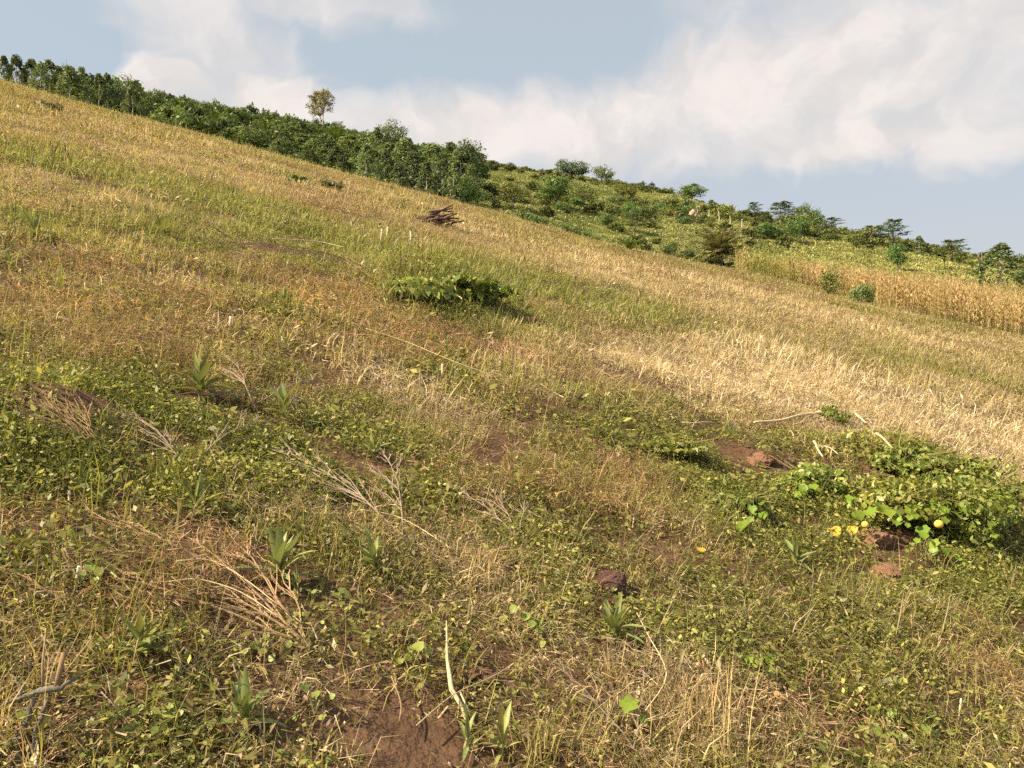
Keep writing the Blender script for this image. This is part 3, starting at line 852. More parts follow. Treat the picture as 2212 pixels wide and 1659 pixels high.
ORD = ['first', 'second', 'third', 'fourth', 'fifth', 'sixth', 'seventh', 'eighth', 'ninth', 'tenth', 'eleventh', 'twelfth', 'thirteenth']
def far_trees():
    # the dense stand behind the crest: tops follow the line seen in the photograph
    bx = [590, 640, 700, 760, 850, 930, 980, 1045]; bt = [312, 292, 300, 306, 306, 316, 322, 345]
    G = "slender trees of the dense stand"
    r = random.Random(3)
    for i in range(34):
        px = 600 + 435 * (i + r.uniform(-.4, .4)) / 34.0
        depth = [0, .5, 1.0, .25, .75][i % 5]
        Y = 90 + 24 * depth + r.uniform(-2, 2)
        sky = -0.267 * (px - CX) / F + .2115
        row_sky = CY - sky * F
        top = np.interp(px, bx, bt) + (1 - depth) * 38 + r.choice([-26, -14, -4, 6, 16]) + r.uniform(-5, 5)
        top = min(top, row_sky - 22)
        p, H = spot(px, top, None, Y)
        H = min(max(H, 3.0), 11)
        w = px2m(r.uniform(50, 80), Y) / 3.4
        plant("plantation_tree", GUM[i % 5], p, (w, w, H / 8.0), "slender grey-green tree in the dense stand behind the crest of the field", "tree", G)
    tree_at("plantation_tree", 'tall', 1, 1012, 292, None, 74, "tallest dark tree at the right-hand end of the dense stand", Y=104)
    tree_at("broadleaf_tree", 'tall', 0, 956, 311, None, 62, "rounded dark tree left of the tallest tree in the stand", Y=112)
    tree_at("broadleaf_tree", 'tall', 1, 848, 256, None, 66, "twin-topped tree rising above the thicket skyline", Y=150)
    tree_at("broadleaf_tree", 'tall', 0, 1000, 380, None, 80, "dark full tree in the lower right corner of the dense stand", Y=92)
    tree_at("broadleaf_tree", 'dark', 0, 610, 290, None, 50, "small grey-green round tree at the left end of the dense stand", Y=93)
    # row on the left skyline
    left = [(8, 128, 34), (36, 130, 34), (68, 131, 44), (88, 140, 34), (106, 142, 40), (128, 146, 40), (152, 150, 46), (176, 158, 40), (196, 162, 38), (214, 166, 36), (232, 172, 40), (250, 168, 36), (286, 192, 44)]
    for i, (px, top, w) in enumerate(left):
        tree_at("skyline_tree", 'gum', i, px, top - (4, 10, 0)[i % 3], None, w * 1.35, ("%s narrow grey-green tree from the left in the row on the left skyline" % ORD[i]), "tree", "row of trees on the left skyline", Y=92 + (i % 3) * 3)
    tree_at("skyline_tree", 'dark', 1, 143, 133, None, 48, "dark dome-topped tree standing above the row on the left skyline", Y=102)
    tree_at("skyline_tree", 'tall', 1, 266, 156, None, 52, "broad tree with ragged top ending the row on the left skyline", Y=96)
    tree_at("broadleaf_tree", 'dark', 0, 313, 198, None, 18, "small brown-topped bush on the skyline right of the tree row", Y=150)
    r = random.Random(77)
    for i in range(24):
        px = 330 + 650 * (i + r.uniform(-.4, .4)) / 24
        Y = r.choice([100, 115, 130, 150, 170, 185]) + r.uniform(-6, 6)
        x = (px - CX) / F * Y
        row = CY - F * float(height(x, Y)) / Y
        k = r.choice(['broad', 'broad', 'olive', 'dark'])
        tree_at("thicket_tree", k, i, px, row - r.uniform(2.4, 4.2) * F / Y, None, r.uniform(2.6, 4.6) * F / Y, "rounded green tree growing out of the thicket", "tree", "rounded trees in the thicket", Y=Y)
    # the lone tree
    p, H = spot(694, 195, None, 178)
    r = random.Random(9)
    b = MB(); tips = []
    forks = [Vector((-.25, 0, H * .42)), Vector((.45, .1, H * .5))]
    b.tube([(-.1, 0, -.6), (-.18, 0, H * .2), forks[0]], [.19, .16, .12], 7)
    b.tube([(.22, 0, -.6), (.3, 0, H * .25), forks[1]], [.16, .13, .10], 7)
    lob = []
    for k in range(26):
        f = forks[k % 2]; a = r.uniform(0, 6.283); t = r.uniform(0, 1)
        R = px2m(31, 178) * (.35 + .65 * math.sin(math.pi * (.18 + .72 * t)))
        q = R * r.uniform(.55, 1.0)
        e = Vector((math.cos(a) * q, math.sin(a) * q, H * (.42 + .54 * t)))
        m = f.lerp(e, .5) + Vector((0, 0, .2))
        b.tube([f, m, e], [.07, .045, .015], 4)
        for j in range(5):
            lob.append((e.x * r.uniform(.6, 1.05) + r.uniform(-.4, .4), e.y + r.uniform(-.4, .4), e.z + r.uniform(-.4, .4), .95, .95, .7))
    for k in range(22):
        a = r.uniform(0, 6.283); q = px2m(29, 178) * math.sqrt(r.random())
        lob.append((math.cos(a) * q, math.sin(a) * q, H * (.93 - .12 * (q / px2m(29, 178)) ** 2), .6, .6, .35))
    plant("lone_tree", [("trunk", b.mesh("trunk", M_PALEBARK, True)), ("crown", leaf_cloud(lob, 26, .36, .17, M_SPARSE, "crown", 33, shell=.2))], p, 1.0,
          "tall lone tree with pale forked trunk and sparse brownish crown on the skyline", "tree", None, 0.0)
    # single trees on the green slope
    tree_at("broadleaf_tree", 'dark', 0, 1200, 374, 449, 88, "round dark green tree with short trunk on the green slope")
    tree_at("broadleaf_tree", 'olive', 0, 1107, 392, None, 66, "dull olive tree between the dense stand and the round tree", Y=98)
    tree_at("broadleaf_tree", 'dark', 1, 1495, 396, None, 66, "dense dark rounded tree standing on the ridge line", Y=185)
    tree_at("broadleaf_tree", 'broad', 1, 1217, 344, None, 40, "leftmost of two small ragged trees on the ridge above the round tree", Y=188)
    tree_at("broadleaf_tree", 'broad', 0, 1250, 346, None, 48, "right one of two small ragged trees on the ridge above the round tree", Y=188)
    tree_at("broadleaf_tree", 'olive', 1, 1299, 358, None, 52, "low rounded olive tree on the ridge line beside the two ragged trees", Y=188)
    tree_at("broadleaf_tree", 'olive', 0, 1262, 400, 446, 62, "loose olive shrubby tree just right of the round green tree")
    tree_at("broadleaf_tree", 'dark', 0, 1312, 459, 494, 36, "small dark tree left of the layered tree on the pasture")
    tree_at("layered_tree", 'flat', 0, 1371, 462, 504, 56, "small tree with layered leaves standing on the pasture slope")
    tree_at("broadleaf_tree", 'olive', 1, 1345, 396, 432, 60, "olive bushy tree below the ridge line left of the dense dark tree")
    tree_at("broadleaf_tree", 'broad', 1, 1447, 522, 556, 42, "dark green round bush at the field's far edge left of the palm")
    # the right-hand skyline
    tree_at("layered_tree", 'flat', 0, 1687, 436, None, 84, "widest flat-topped layered tree in the first skyline cluster", Y=140)
    tree_at("layered_tree", 'flat', 2, 1628, 437, None, 44, "small open tree at the left end of the first skyline cluster", Y=142)
    tree_at("broadleaf_tree", 'tall', 0, 1740, 436, None, 56, "upright dark tree in the middle of the first skyline cluster", Y=138)
    tree_at("broadleaf_tree", 'dark', 1, 1762, 455, None, 44, "lower dark tree touching the upright tree in the first skyline cluster", Y=136)
    tree_at("layered_tree", 'flat', 1, 1797, 470, None, 60, "small umbrella-shaped tree right of the first skyline cluster", Y=130)
    tree_at("layered_tree", 'flat', 0, 1882, 489, None, 100, "low spreading tree with level boughs on the right skyline", Y=118)
    tree_at("layered_tree", 'flat', 2, 1930, 474, None, 78, "taller layered tree standing over the round bush at the maize", Y=120)
    tree_at("broadleaf_tree", 'dark', 0, 1939, 522, 586, 48, "round dark green bush at the edge of the maize field")
    tree_at("plantation_tree", 'gum', 2, 1985, 511, None, 34, "tiny pointed tree alone on the right skyline", Y=112)
    tree_at("layered_tree", 'flat', 1, 2056, 518, None, 90, "umbrella-shaped layered tree above the maize near the right edge", Y=104)
    tree_at("plantation_tree", 'gum', 3, 2161, 528, None, 84, "broad bluish-green tree behind the maize at the right edge", Y=88)
    tree_at("broadleaf_tree", 'tall', 0, 2216, 575, None, 50, "dark tree cut off by the right edge of the picture", Y=90)
    # bare tree
    p, H = spot(2121, 541, None, 96)
    b = MB(); r = random.Random(2)
    b.tube([(0, 0, -.4), (.06, 0, H * .5), (-.05, 0, H)], [.1, .07, .02], 6)
    for a, z, l in ((.3, .45, .9), (2.9, .55, .8), (.2, .7, .7), (3.3, .8, .5), (1.5, .62, .6)):
        e = Vector((math.cos(a) * l, math.sin(a) * l, H * z + l * .75))
        b.tube([(0, 0, H * z), e * .55 + Vector((0, 0, H * z * .45)), e], [.05, .035, .012], 4)
    tag(link("bare_tree", b.mesh("bare_tree", M_BARK, True), None, p), "leafless grey tree between the umbrella tree and the bluish tree", "tree")
    # shrubs with a place of their own
    for (k, v, px, top, base, w, lab) in [
        ('olive', 0, 1791, 572, 634, 54, "grey-green shrub at the left end of the maize field"), ('dark', 0, 1863, 606, 660, 54, "dark green shrub at the front edge of the maize field"),
        ('dark', 1, 1582, 556, 584, 30, "dark shrub at the foot of the palm"), ('broad', 1, 1487, 538, 556, 40, "low shrub between the round bush and the palm"),
        ('broad', 0, 1397, 440, 465, 44, "bushy green shrub high on the pasture left of the pinkish mound"), ('olive', 1, 1530, 470, 492, 36, "olive shrub right of the pinkish mound"),
        ('dark', 0, 1470, 468, 486, 26, "small dark shrub left of the pinkish mound")]:
        tree_at("slope_shrub", k, v, px, top, base, w, lab, "shrub")
    for i, (px, top, w) in enumerate([(1130, 446, 40), (1150, 455, 40), (1172, 470, 36), (1218, 482, 34), (1240, 488, 40), (1262, 498, 36), (1285, 512, 34)]):
        tree_at("hedge_shrub", 'dark' if i % 2 else 'broad', i, px, top, None, w * 1.15, ("%s shrub from the left in the dark line along the field's far edge" % ORD[i]), "shrub", "shrubs along the far edge of the field", Y=90)
    # small shrubs dotted over the pasture
    r = random.Random(21); n = 0
    while n < 70:
        px, py = r.uniform(1040, 1880), r.uniform(372, 545)
        ridge = np.interp(px, [1050, 1200, 1400, 1500, 1650, 1850], [345, 370, 405, 440, 480, 512])
        if py < ridge + 12 or py > CY - (-0.267 * (px - CX) / F + .2115) * F - 8: continue
        if px > 1560 and py > 552: continue
        p = hit(px, py)
        if p.y < 80 or fbm(p.x, p.y, 11.0, 6, 2) < .5: continue
        up = (py - ridge)
        k = r.choice(['olive', 'olive', 'broad', 'dark']) if up < 45 else r.choice(['broad', 'olive', 'dark'])
        s = r.uniform(.45, 1.1) * (1.5 if up < 40 else .95)
        plant("pasture_shrub", SHRUB[k][r.randrange(len(SHRUB[k]))], p, (s, s, s * r.uniform(.6, 1.1)), "small shrub dotted over the far green pasture slope", "shrub", "small shrubs on the far pasture")
        n += 1

def frond(L, n, droop, lw, mat, seed):
    r = random.Random(seed); b = MB(); pts = []
    p = Vector((0, 0, 0)); th = .25
    for i in range(8):
        pts.append(p.copy()); th2 = th + droop * (i / 7) ** 1.3
        p = p + Vector((math.sin(th2), 0, math.cos(th2))) * (L / 7)
    b.tube(pts, [.03 * (1 - i / 8.5) * L / 2 + .004 for i in range(8)], 3)
    for i in range(n):
        t = .12 + .88 * i / n; q = t * 7; k = min(6, int(q)); c = pts[k].lerp(pts[k + 1], q - k)
        d = (pts[k + 1] - pts[k]).normalized()
        ll = L * .30 * math.sin(math.pi * min(.97, .15 + .8 * t))
        for s in (-1, 1):
            e = c + (d * .75 + Vector((0, s, 0)) * .8 + Vector((0, 0, -.25 + r.uniform(-.15, .15)))) * ll
            m = c.lerp(e, .45) + Vector((0, 0, .03))
            b.poly([c, m + d * lw, e, m - d * lw])
    return b.mesh("frond", mat)
def palm(px, top, base, mat, label, nf=26, trunk=.45, Y=None, droop=1.2):
    p, H = spot(px, top, base, Y)
    o = empty("palm", p, 0)
    tz = H * trunk
    t = MB().tube([(0, 0, -.2), (.02, 0, tz * .5), (0, 0, tz)], [.16, .13, .12], 8)
    r = random.Random(px)
    for i in range(18):
        a = r.uniform(0, 6.283); z = tz * r.uniform(.1, 1)
        t.blade((.12 * math.cos(a), .12 * math.sin(a), z), a, .5, .16, .06, .3, 2)
    link("trunk", t.mesh("trunk", M_BARK), o)
    fr = [frond(1.0, 18, droop, .03, mat, k) for k in range(3)]
    L = (H - tz) * 1.35
    for i in range(nf):
        g = i / nf
        a = i * 2.4; tilt = -.25 + 1.75 * g
        f = link("frond", fr[i % 3], o, (0, 0, tz - .05 - .1 * g), None, L * r.uniform(.85, 1.1))
        f.rotation_euler = (Matrix.Rotation(a, 3, 'Z') @ Matrix.Rotation(tilt, 3, 'Y')).to_euler()
    return tag(o, label, "palm")
def palms():
    palm(1555, 496, 576, M_PALM, "bushy grey-green palm with drooping fronds at the field's far edge", 40, .36, None, 1.15)
    palm(1360, 508, 545, M_PALMG, "small bright palm at the field's far edge below the layered tree", 16, .2)
    palm(572, 262, None, M_PALMG, "left palm sticking out of the thicket near the lone tree", 18, .4, 120)
    palm(466, 250, None, M_PALMG, "young palm low in the thicket at the left", 16, .3, 112)
    palm(722, 270, None, M_PALMG, "palm in the thicket just under the lone tree", 18, .4, 135)

def bananas():
    def leafm(seed):
        r = random.Random(seed)
        return MB().blade((0, 0, 0), 0, .2, 1.0, .26, 1.5, 7, belly=.8, fold=.35).mesh("leaf", M_BANANA)
    lm = [leafm(k) for k in range(3)]
    st = MB().tube([(0, 0, -.2), (0, 0, .5), (0, 0, 1.0)], [.09, .08, .05], 7).mesh("stem", M_BANANA)
    for (px, top, Y, lab) in [(1694, 473, 134, "banana plant under the widest flat-topped tree"), (1727, 474, 133, "banana plant in front of the upright skyline tree"),
                              (1758, 488, 130, "banana plant at the right of the upright skyline tree"), (1850, 506, 116, "banana plant left of the low spreading tree"),
                              (2040, 556, 98, "banana plant under the left side of the umbrella tree"), (2072, 552, 98, "banana plant under the right side of the umbrella tree"),
                              (2100, 562, 96, "banana plant left of the leafless tree")]:
        p, H = spot(px, top, None, Y)
        H = max(H, 1.6)
        o = empty("banana_plant", p, U(0, 6))
        link("stem", st, o, None, None, (1, 1, H * .5))
        for i in range(9):
            link("leaf", lm[i % 3], o, (0, 0, H * .48), (0, 0, i * 2.4 + U(-.2, .2)), H * U(.55, .72))
        tag(o, lab, "banana plant")

def posts_and_mounds():
    pm = MB().tube([(0, 0, -.3), (.01, 0, .7), (0, .01, 1.4)], [.075, .07, .06], 6).mesh("fence_post", M_POST)
    labs = ["single pale fence post high on the pasture left of the dense dark tree", "first pale fence post left of the pinkish mound", "pale fence post standing over the pinkish mound",
            "pale fence post next right of the pinkish mound", "middle pale fence post between mound and skyline cluster", "last but one pale fence post going right down the ridge", "last pale fence post going right down the ridge"]
    for (px, py), lab in zip([(1432, 438), (1480, 462), (1507, 464), (1531, 470), (1554, 477), (1578, 485), (1602, 492)], labs):
        p = hit(px, py + 2)
        tag(link("fence_post", pm, None, p, (U(-.06, .06), U(-.06, .06), 0), (1.1, 1.1, U(.9, 1.15))), lab, "post", "fence posts along the far ridge")
    for (px, py, w, h, lab) in [(1497, 472, 20, 18, "pinkish earth mound between shrubs on the far slope"), (1394, 476, 9, 6, "small pale boulder left on the far pasture"), (1352, 506, 8, 5, "small pale boulder by the layered tree"),
                                (1112, 416, 12, 6, "pale rock showing on the slope beside the olive tree")]:
        p = hit(px, py)
        r = random.Random(px)
        import bmesh
        bm = bmesh.new(); bmesh.ops.create_icosphere(bm, subdivisions=3, radius=1)
        for v in bm.verts:
            k = 1 + .28 * (float(fbm(v.co.x * 2 + px, v.co.y * 2 + v.co.z, .8, 1, 3)) - .5) * 2
            v.co *= k; v.co.z = max(v.co.z, -.4)
        me = bpy.data.meshes.new("earth_mound"); bm.to_mesh(me); bm.free(); me.materials.append(M_PINK)
        tag(link("earth_mound" if px == 1497 else "boulder", me, None, p, (0, 0, 1), (px2m(w, p.y) * .5, px2m(w, p.y) * .5, px2m(h, p.y))), lab, "mound" if px == 1497 else "rock")

def maize():
    def mz(v, mat, wide=1.0):
        r = random.Random(300 + v); b = MB()
        b.tube([(0, 0, -.1), (r.uniform(-.05, .05), r.uniform(-.05, .05), 1.0), (r.uniform(-.12, .12), r.uniform(-.12, .12), 1.9)], [.014 * wide, .012 * wide, .006 * wide], 4)
        for i in range(9):
            b.blade((0, 0, .25 + 1.4 * i / 9), i * 3.14 + r.uniform(-.6, .6), r.uniform(.3, .7), r.uniform(.5, .8), .055 * wide, r.uniform(1.5, 2.6), 4, twist=r.uniform(-1, 1))
        for i in range(4):
            b.blade((0, 0, 1.85), r.uniform(0, 6.28), r.uniform(.1, .5), .28, .018 * wide, .4, 2)
        return b
    fx = [1585, 1600, 1680, 1771, 1834, 1909, 2009, 2134, 2212, 2500]; fy = [560, 590, 602, 614, 638, 666, 690, 716, 730, 780]
    r = np.random.default_rng(8)
    gx, gy = np.meshgrid(np.arange(8, 75, .62), np.arange(38, 90, .55))
    x = gx.ravel() + r.normal(0, .1, gx.size); y = gy.ravel() + r.normal(0, .12, gx.size)
    z = height(x, y)
    px = CX + F * x / y; py = CY - F * z / y
    k = (px > 1590) & (px < 2420) & ((py < np.interp(px, fx, fy)) | ((y > 62) & (px < 1850))) & (r.random(len(x)) < .93) & (y < np.interp(px, [1590, 1800, 2000, 2420], [82, 82, 80, 80]))
    x, y, z, px, py = x[k], y[k], z[k], px[k], py[k]
    gap = fbm(x, y, 4, 2, 2)
    order = np.argsort(y)
    inview = order[(px[order] < 2216)]
    first = set(inview[:290].tolist())
    kinds = [mz(v, None, 1.3).mesh("maize_plant", M_MAIZE) for v in range(4)]
    for j in first:
        s = float(.78 + .45 * r.random())
        tag(link("maize_plant", kinds[j % 4], None, (x[j], y[j], z[j]), (float(r.normal(0, .06)), float(r.normal(0, .06)), float(r.random() * 6.28)), s),
            "dry golden maize plant standing in the front rows of the maize field", "maize plant", "dry maize plants in the front rows")
    rest = np.array([j for j in range(len(x)) if j not in first])
    n = len(rest)
    t = (np.array([.45, .345, .17]) * (1 - sstep(.5, .75, gap[rest]))[:, None] + np.array([.30, .29, .09]) * sstep(.5, .75, gap[rest])[:, None]) * (0.75 + .5 * r.random(n))[:, None]
    s = .8 + .45 * r.random(n)
    rot = np.stack([r.normal(0, .06, n), r.normal(0, .06, n), r.random(n) * 6.28], 1)
    scatter("maize_field", np.stack([x, y, z], 1)[rest], rot, np.stack([s, s, s], 1), r.integers(0, 4, n), t, [mz(10 + v, None, 1.5).mesh("maize_mass", M_MAIZE_I) for v in range(4)],
            "dry golden maize crop filling the field behind the front rows")

def thicket():
    r = np.random.default_rng(4)
    def clump(v, R=1.0, H=1.5):
        return leaf_cloud(lobes_ball(13, R, H * 1.1, -.15 * H, 400 + v, .5), 30, .34, .17, M_STUFF, "thicket_bush", 410 + v)
    def fan(v):
        rr = random.Random(500 + v); b = MB()
        for i in range(16): b.blade((0, 0, .2), rr.uniform(0, 6.28), rr.uniform(.1, 1.0), rr.uniform(1.0, 1.7), .26, rr.uniform(.5, 1.4), 3, belly=.8)
        return b.mesh("thicket_fan", M_STUFF)
    kinds = [clump(v) for v in range(4)] + [fan(v) for v in range(2)]
    n = 4200
    x = r.uniform(-100, 6, n); y = r.uniform(88, 206, n)
    px = CX + F * x / y
    edge = 1010 + 30 * np.sin(y * .11)
    k = (px > 150) & (px < edge)
    x, y = x[k], y[k]
    n = len(x); q = fbm(x, y, 9, 5, 3)
    t = np.array([.095, .13, .04]) * (1 - sstep(.4, .65, q))[:, None] + np.array([.165, .205, .065]) * sstep(.4, .65, q)[:, None]
    t = t * (.7 + .6 * r.random(n))[:, None]
    idx = np.where(r.random(n) < .16, 4 + r.integers(0, 2, n), r.integers(0, 4, n))
    s = (.5 + 1.3 * r.random(n) ** 3) * (.7 + .8 * fbm(x, y, 12, 1, 2))
    scatter("green_thicket", np.stack([x, y, height(x, y)], 1), np.stack([0 * x, 0 * x, r.random(n) * 6.28], 1), np.stack([s, s, s * (.75 + .5 * r.random(n))], 1), idx, t, kinds,
            "dense dark green thicket covering the far slope below the lone tree")
    # low scrub along the ridge and rough growth over the pasture
    n = 2400
    x = r.uniform(-12, 120, n); y = r.uniform(86, 208, n)
    px = CX + F * x / y
    ridge = sstep(150, 196, y)
    g = fbm(x, y, 12, 7, 3)
    pr = .04 + .85 * sstep(160, 192, y) * (g > .36) + .5 * (g > .56)
    pr = np.where((px > 1700) & (y < 110), .02, pr)
    pr = np.where((px > 1600) & (y > 112), .8, pr)
    k = (px > 1000) & (r.random(n) < pr) & ~((px > 1560) & (y < 92))
    x, y = x[k], y[k]
    n = len(x); q = fbm(x, y, 9, 1, 3)
    t = np.array([.095, .115, .035]) * (1 - sstep(.35, .65, q))[:, None] + np.array([.16, .175, .055]) * sstep(.35, .65, q)[:, None]
    t = t * (.7 + .6 * r.random(n))[:, None]
    s = .4 + .9 * r.random(n) ** 1.7
    scatter("slope_scrub", np.stack([x, y, height(x, y)], 1), np.stack([0 * x, 0 * x, r.random(n) * 6.28], 1), np.stack([s, s, s * (.6 + .5 * r.random(n))], 1), r.integers(0, 4, n), t, kinds[:4],
            "low olive scrub along the far ridge and over the pasture")
    # pasture grass texture
    kinds2 = []
    for v in range(4):
        p = Patch(7000 + v); p.blades(90, 1.3, .5, .09, .6, 1.2, 12); p.leaves(60, 1.3, .22, .11, .3)
        kinds2.append(p.mesh("pasture_tuft", M_STUFF))
    n = 9000
    x = r.uniform(-15, 110, n); y = r.uniform(84, 205, n)
    px = CX + F * x / y
    k = (px > 990) & (px < 2350) & ~((px > 1560) & (y < 90))
    x, y = x[k], y[k]; n = len(x)
    q = fbm(x, y, 8, 3, 3); yel = sstep(1500, 1800, CX + F * x / y) * sstep(140, 90, y)
    t = np.array([.20, .225, .065]) * (1 - sstep(.35, .65, q))[:, None] + np.array([.30, .305, .11]) * sstep(.35, .65, q)[:, None]
    t = t * (1 - .5 * yel[:, None]) + np.array([.46, .43, .15]) * .5 * yel[:, None]
    t = t * (.7 + .6 * r.random(n))[:, None]
    s = .6 + .7 * r.random(n)
    rot = align_euler(normals(x, y), r.random(n) * 6.28, 1.0)
    scatter("pasture_grass", np.stack([x, y, height(x, y)], 1), rot, np.stack([s, s, s * .8], 1), r.integers(0, 4, n), t, kinds2,
            "short bright green pasture grass on the far slope")
far_trees()
palms()
bananas()
posts_and_mounds()
maize()
thicket()
#==NEAR==
# ------------------------------------------------------------------ single plants, branches, stalks and clods on the field
import bmesh
M_ROS = leaf_mat("rosette_leaves", [(.16, .19, .065), (.21, .245, .085), (.28, .30, .125)], trans=.25, spread=.25, gloss=.018)
M_ROSY = leaf_mat("yellowing_rosette_leaves", [(.22, .24, .07), (.30, .29, .09)], trans=.3, spread=.25, gloss=.018)
M_VINE = leaf_mat("vine_leaves", [(.13, .22, .02), (.19, .29, .028), (.27, .35, .05)], trans=.42, spread=.3, gloss=.018)
M_SEED = leaf_mat("seedling_leaves", [(.17, .23, .045), (.23, .29, .06), (.31, .35, .09)], trans=.35, spread=.25, gloss=.018)
M_TANGLE = leaf_mat("tangled_leaves", [(.15, .195, .035), (.24, .27, .055), (.36, .35, .12)], trans=.35, spread=.45, gloss=.018)
M_YELLOW = leaf_mat("yellow_leaves", [(.62, .43, .03), (.70, .55, .08)], trans=.4, spread=.15)
M_STEM = rough_mat("weed_stem", [(.20, .17, .07), (.32, .27, .12)], 20, .2)
M_TWIG = rough_mat("dry_twig", [(.25, .155, .085), (.44, .30, .17)], 25, .3)
M_GREYTWIG = rough_mat("grey_twig", [(.20, .145, .105), (.36, .28, .21)], 25, .3)
M_PALE = rough_mat("pale_stalk", [(.52, .40, .22), (.70, .58, .36)], 18, .3)
M_DARKSTICK = rough_mat("dark_stick", [(.075, .04, .035), (.15, .09, .075)], 18, .4)
M_CLOD = rough_mat("red_soil_clod", [(.22, .105, .06), (.38, .20, .12), (.48, .29, .19)], 9, 1.0, 30)
M_CLODB = rough_mat("brown_soil_clod", [(.15, .075, .055), (.26, .14, .11), (.34, .20, .16)], 9, 1.0, 30)
M_FRUIT = rough_mat("yellow_fruit_skin", [(.60, .38, .06), (.72, .50, .12)], 6, .1, None, .5)
M_ROOT = rough_mat("grey_root_bark", [(.08, .07, .05), (.16, .145, .11), (.24, .22, .17)], 14, .7, stretch=(1, 1, .3))
M_CUT = rough_mat("cut_pith", [(.75, .66, .48), (.85, .78, .62)], 20, .1)

def rosette_leaf(v, mat, wide=.17):
    lean = (.12, .5, .85, 1.15)[v]
    return MB().blade((0, 0, 0), 0, lean, 1.0, wide, (.35, .6, .75, .9)[v], 5, belly=.75, fold=.35).mesh("leaf", mat, True)
ROSL = {id(m): [rosette_leaf(v, m) for v in range(4)] for m in (M_ROS, M_ROSY)}
def rosette(px, py, Lpx, n, label, mat=None, stem=.25, squat=1.0):
    mat = mat or M_ROS
    p = hit(px, py); L = px2m(Lpx, p.y) * 1.2
    stem += .12
    CLEAR.append((p.x, p.y - .05, L * 1.0))
    o = empty("rosette_weed", p - Vector((0, 0, .01)), U(0, 6.28))
    h = L * stem + .03
    link("stem", MB().tube([(0, 0, -.03), (.004, 0, h * .5), (0, 0, h)], [.008 + L * .02, .007 + L * .015, .005], 6).mesh("stem", M_STEM), o)
    for i in range(n):
        g = i / (n - 1)
        v = min(3, int(g * 4))
        s = L * U(.55, 1.15) * (1 - .25 * abs(g - .5))
        link("leaf", ROSL[id(M_ROSY if U(0, 1) < .07 + .25 * (g > .75) else mat)][v], o, (0, 0, h * (1 - .55 * g)), (U(-.28, .28), U(-.28, .28), i * 2.4 + U(-.35, .35)), (s, s * U(.85, 1.3), s * squat * U(.75, 1.1)))
    return tag(o, label, "weed")
for a in [(432, 868, 82, 22, "large long-leaved rosette weed standing out on the left of the field", None, .3),
          (302, 1445, 76, 22, "grey-green rosette weed nearest the grey root in the lower left", None, .45),
          (522, 1578, 96, 24, "big grey-green rosette weed at the bottom of the picture", None, .05),
          (612, 918, 62, 16, "dark rosette weed right of the large long-leaved one", None, .3),
          (1326, 1384, 66, 20, "narrow-leaved rosette weed below the brown clod", None, .1),
          (806, 990, 50, 16, "dark rosette weed in the leafy patch left of the centre", None, .1),
          (424, 1122, 60, 16, "rosette weed beside the small red soil patch at the left", None, .2),
          (806, 1246, 70, 16, "loose rosette weed right of the fanned dead branch", None, .2),
          (966, 778, 34, 12, "small blue-green rosette weed above the long pale stalk", None, .2),
          (76, 520, 42, 14, "blue-green weed far up the slope near the left edge", None, .3),
          (350, 512, 40, 14, "dark spiky weed up the slope left of the dark stick", None, .2),
          (612, 668, 36, 12, "grey-green spiky weed below the pale fallen stem", None, .1),
          (604, 1262, 90, 20, "wide-leaved tuft of green weed right of the fanned dead branch's top", None, .1),
          (130, 640, 44, 12, "yellowish weed with curled leaves near the left edge", M_ROSY, .1),
          (22, 586, 40, 12, "green weed cut by the left edge of the picture", None, .3),
          (1010, 1625, 70, 8, "broad-bladed green weed at the bottom centre", M_ROS, .05),
          (1085, 1640, 80, 7, "broad-bladed pale weed right of the bottom centre", M_ROSY, .05),
          (1450, 880, 34, 10, "small green weed at the top of the dark green patch", None, .1),
          (640, 1290, 50, 12, "small rosette weed under the wide-leaved tuft", None, .1),
          (1720, 1230, 60, 14, "green weed left of the red soil mound", None, .1)]:
    rosette(*a)

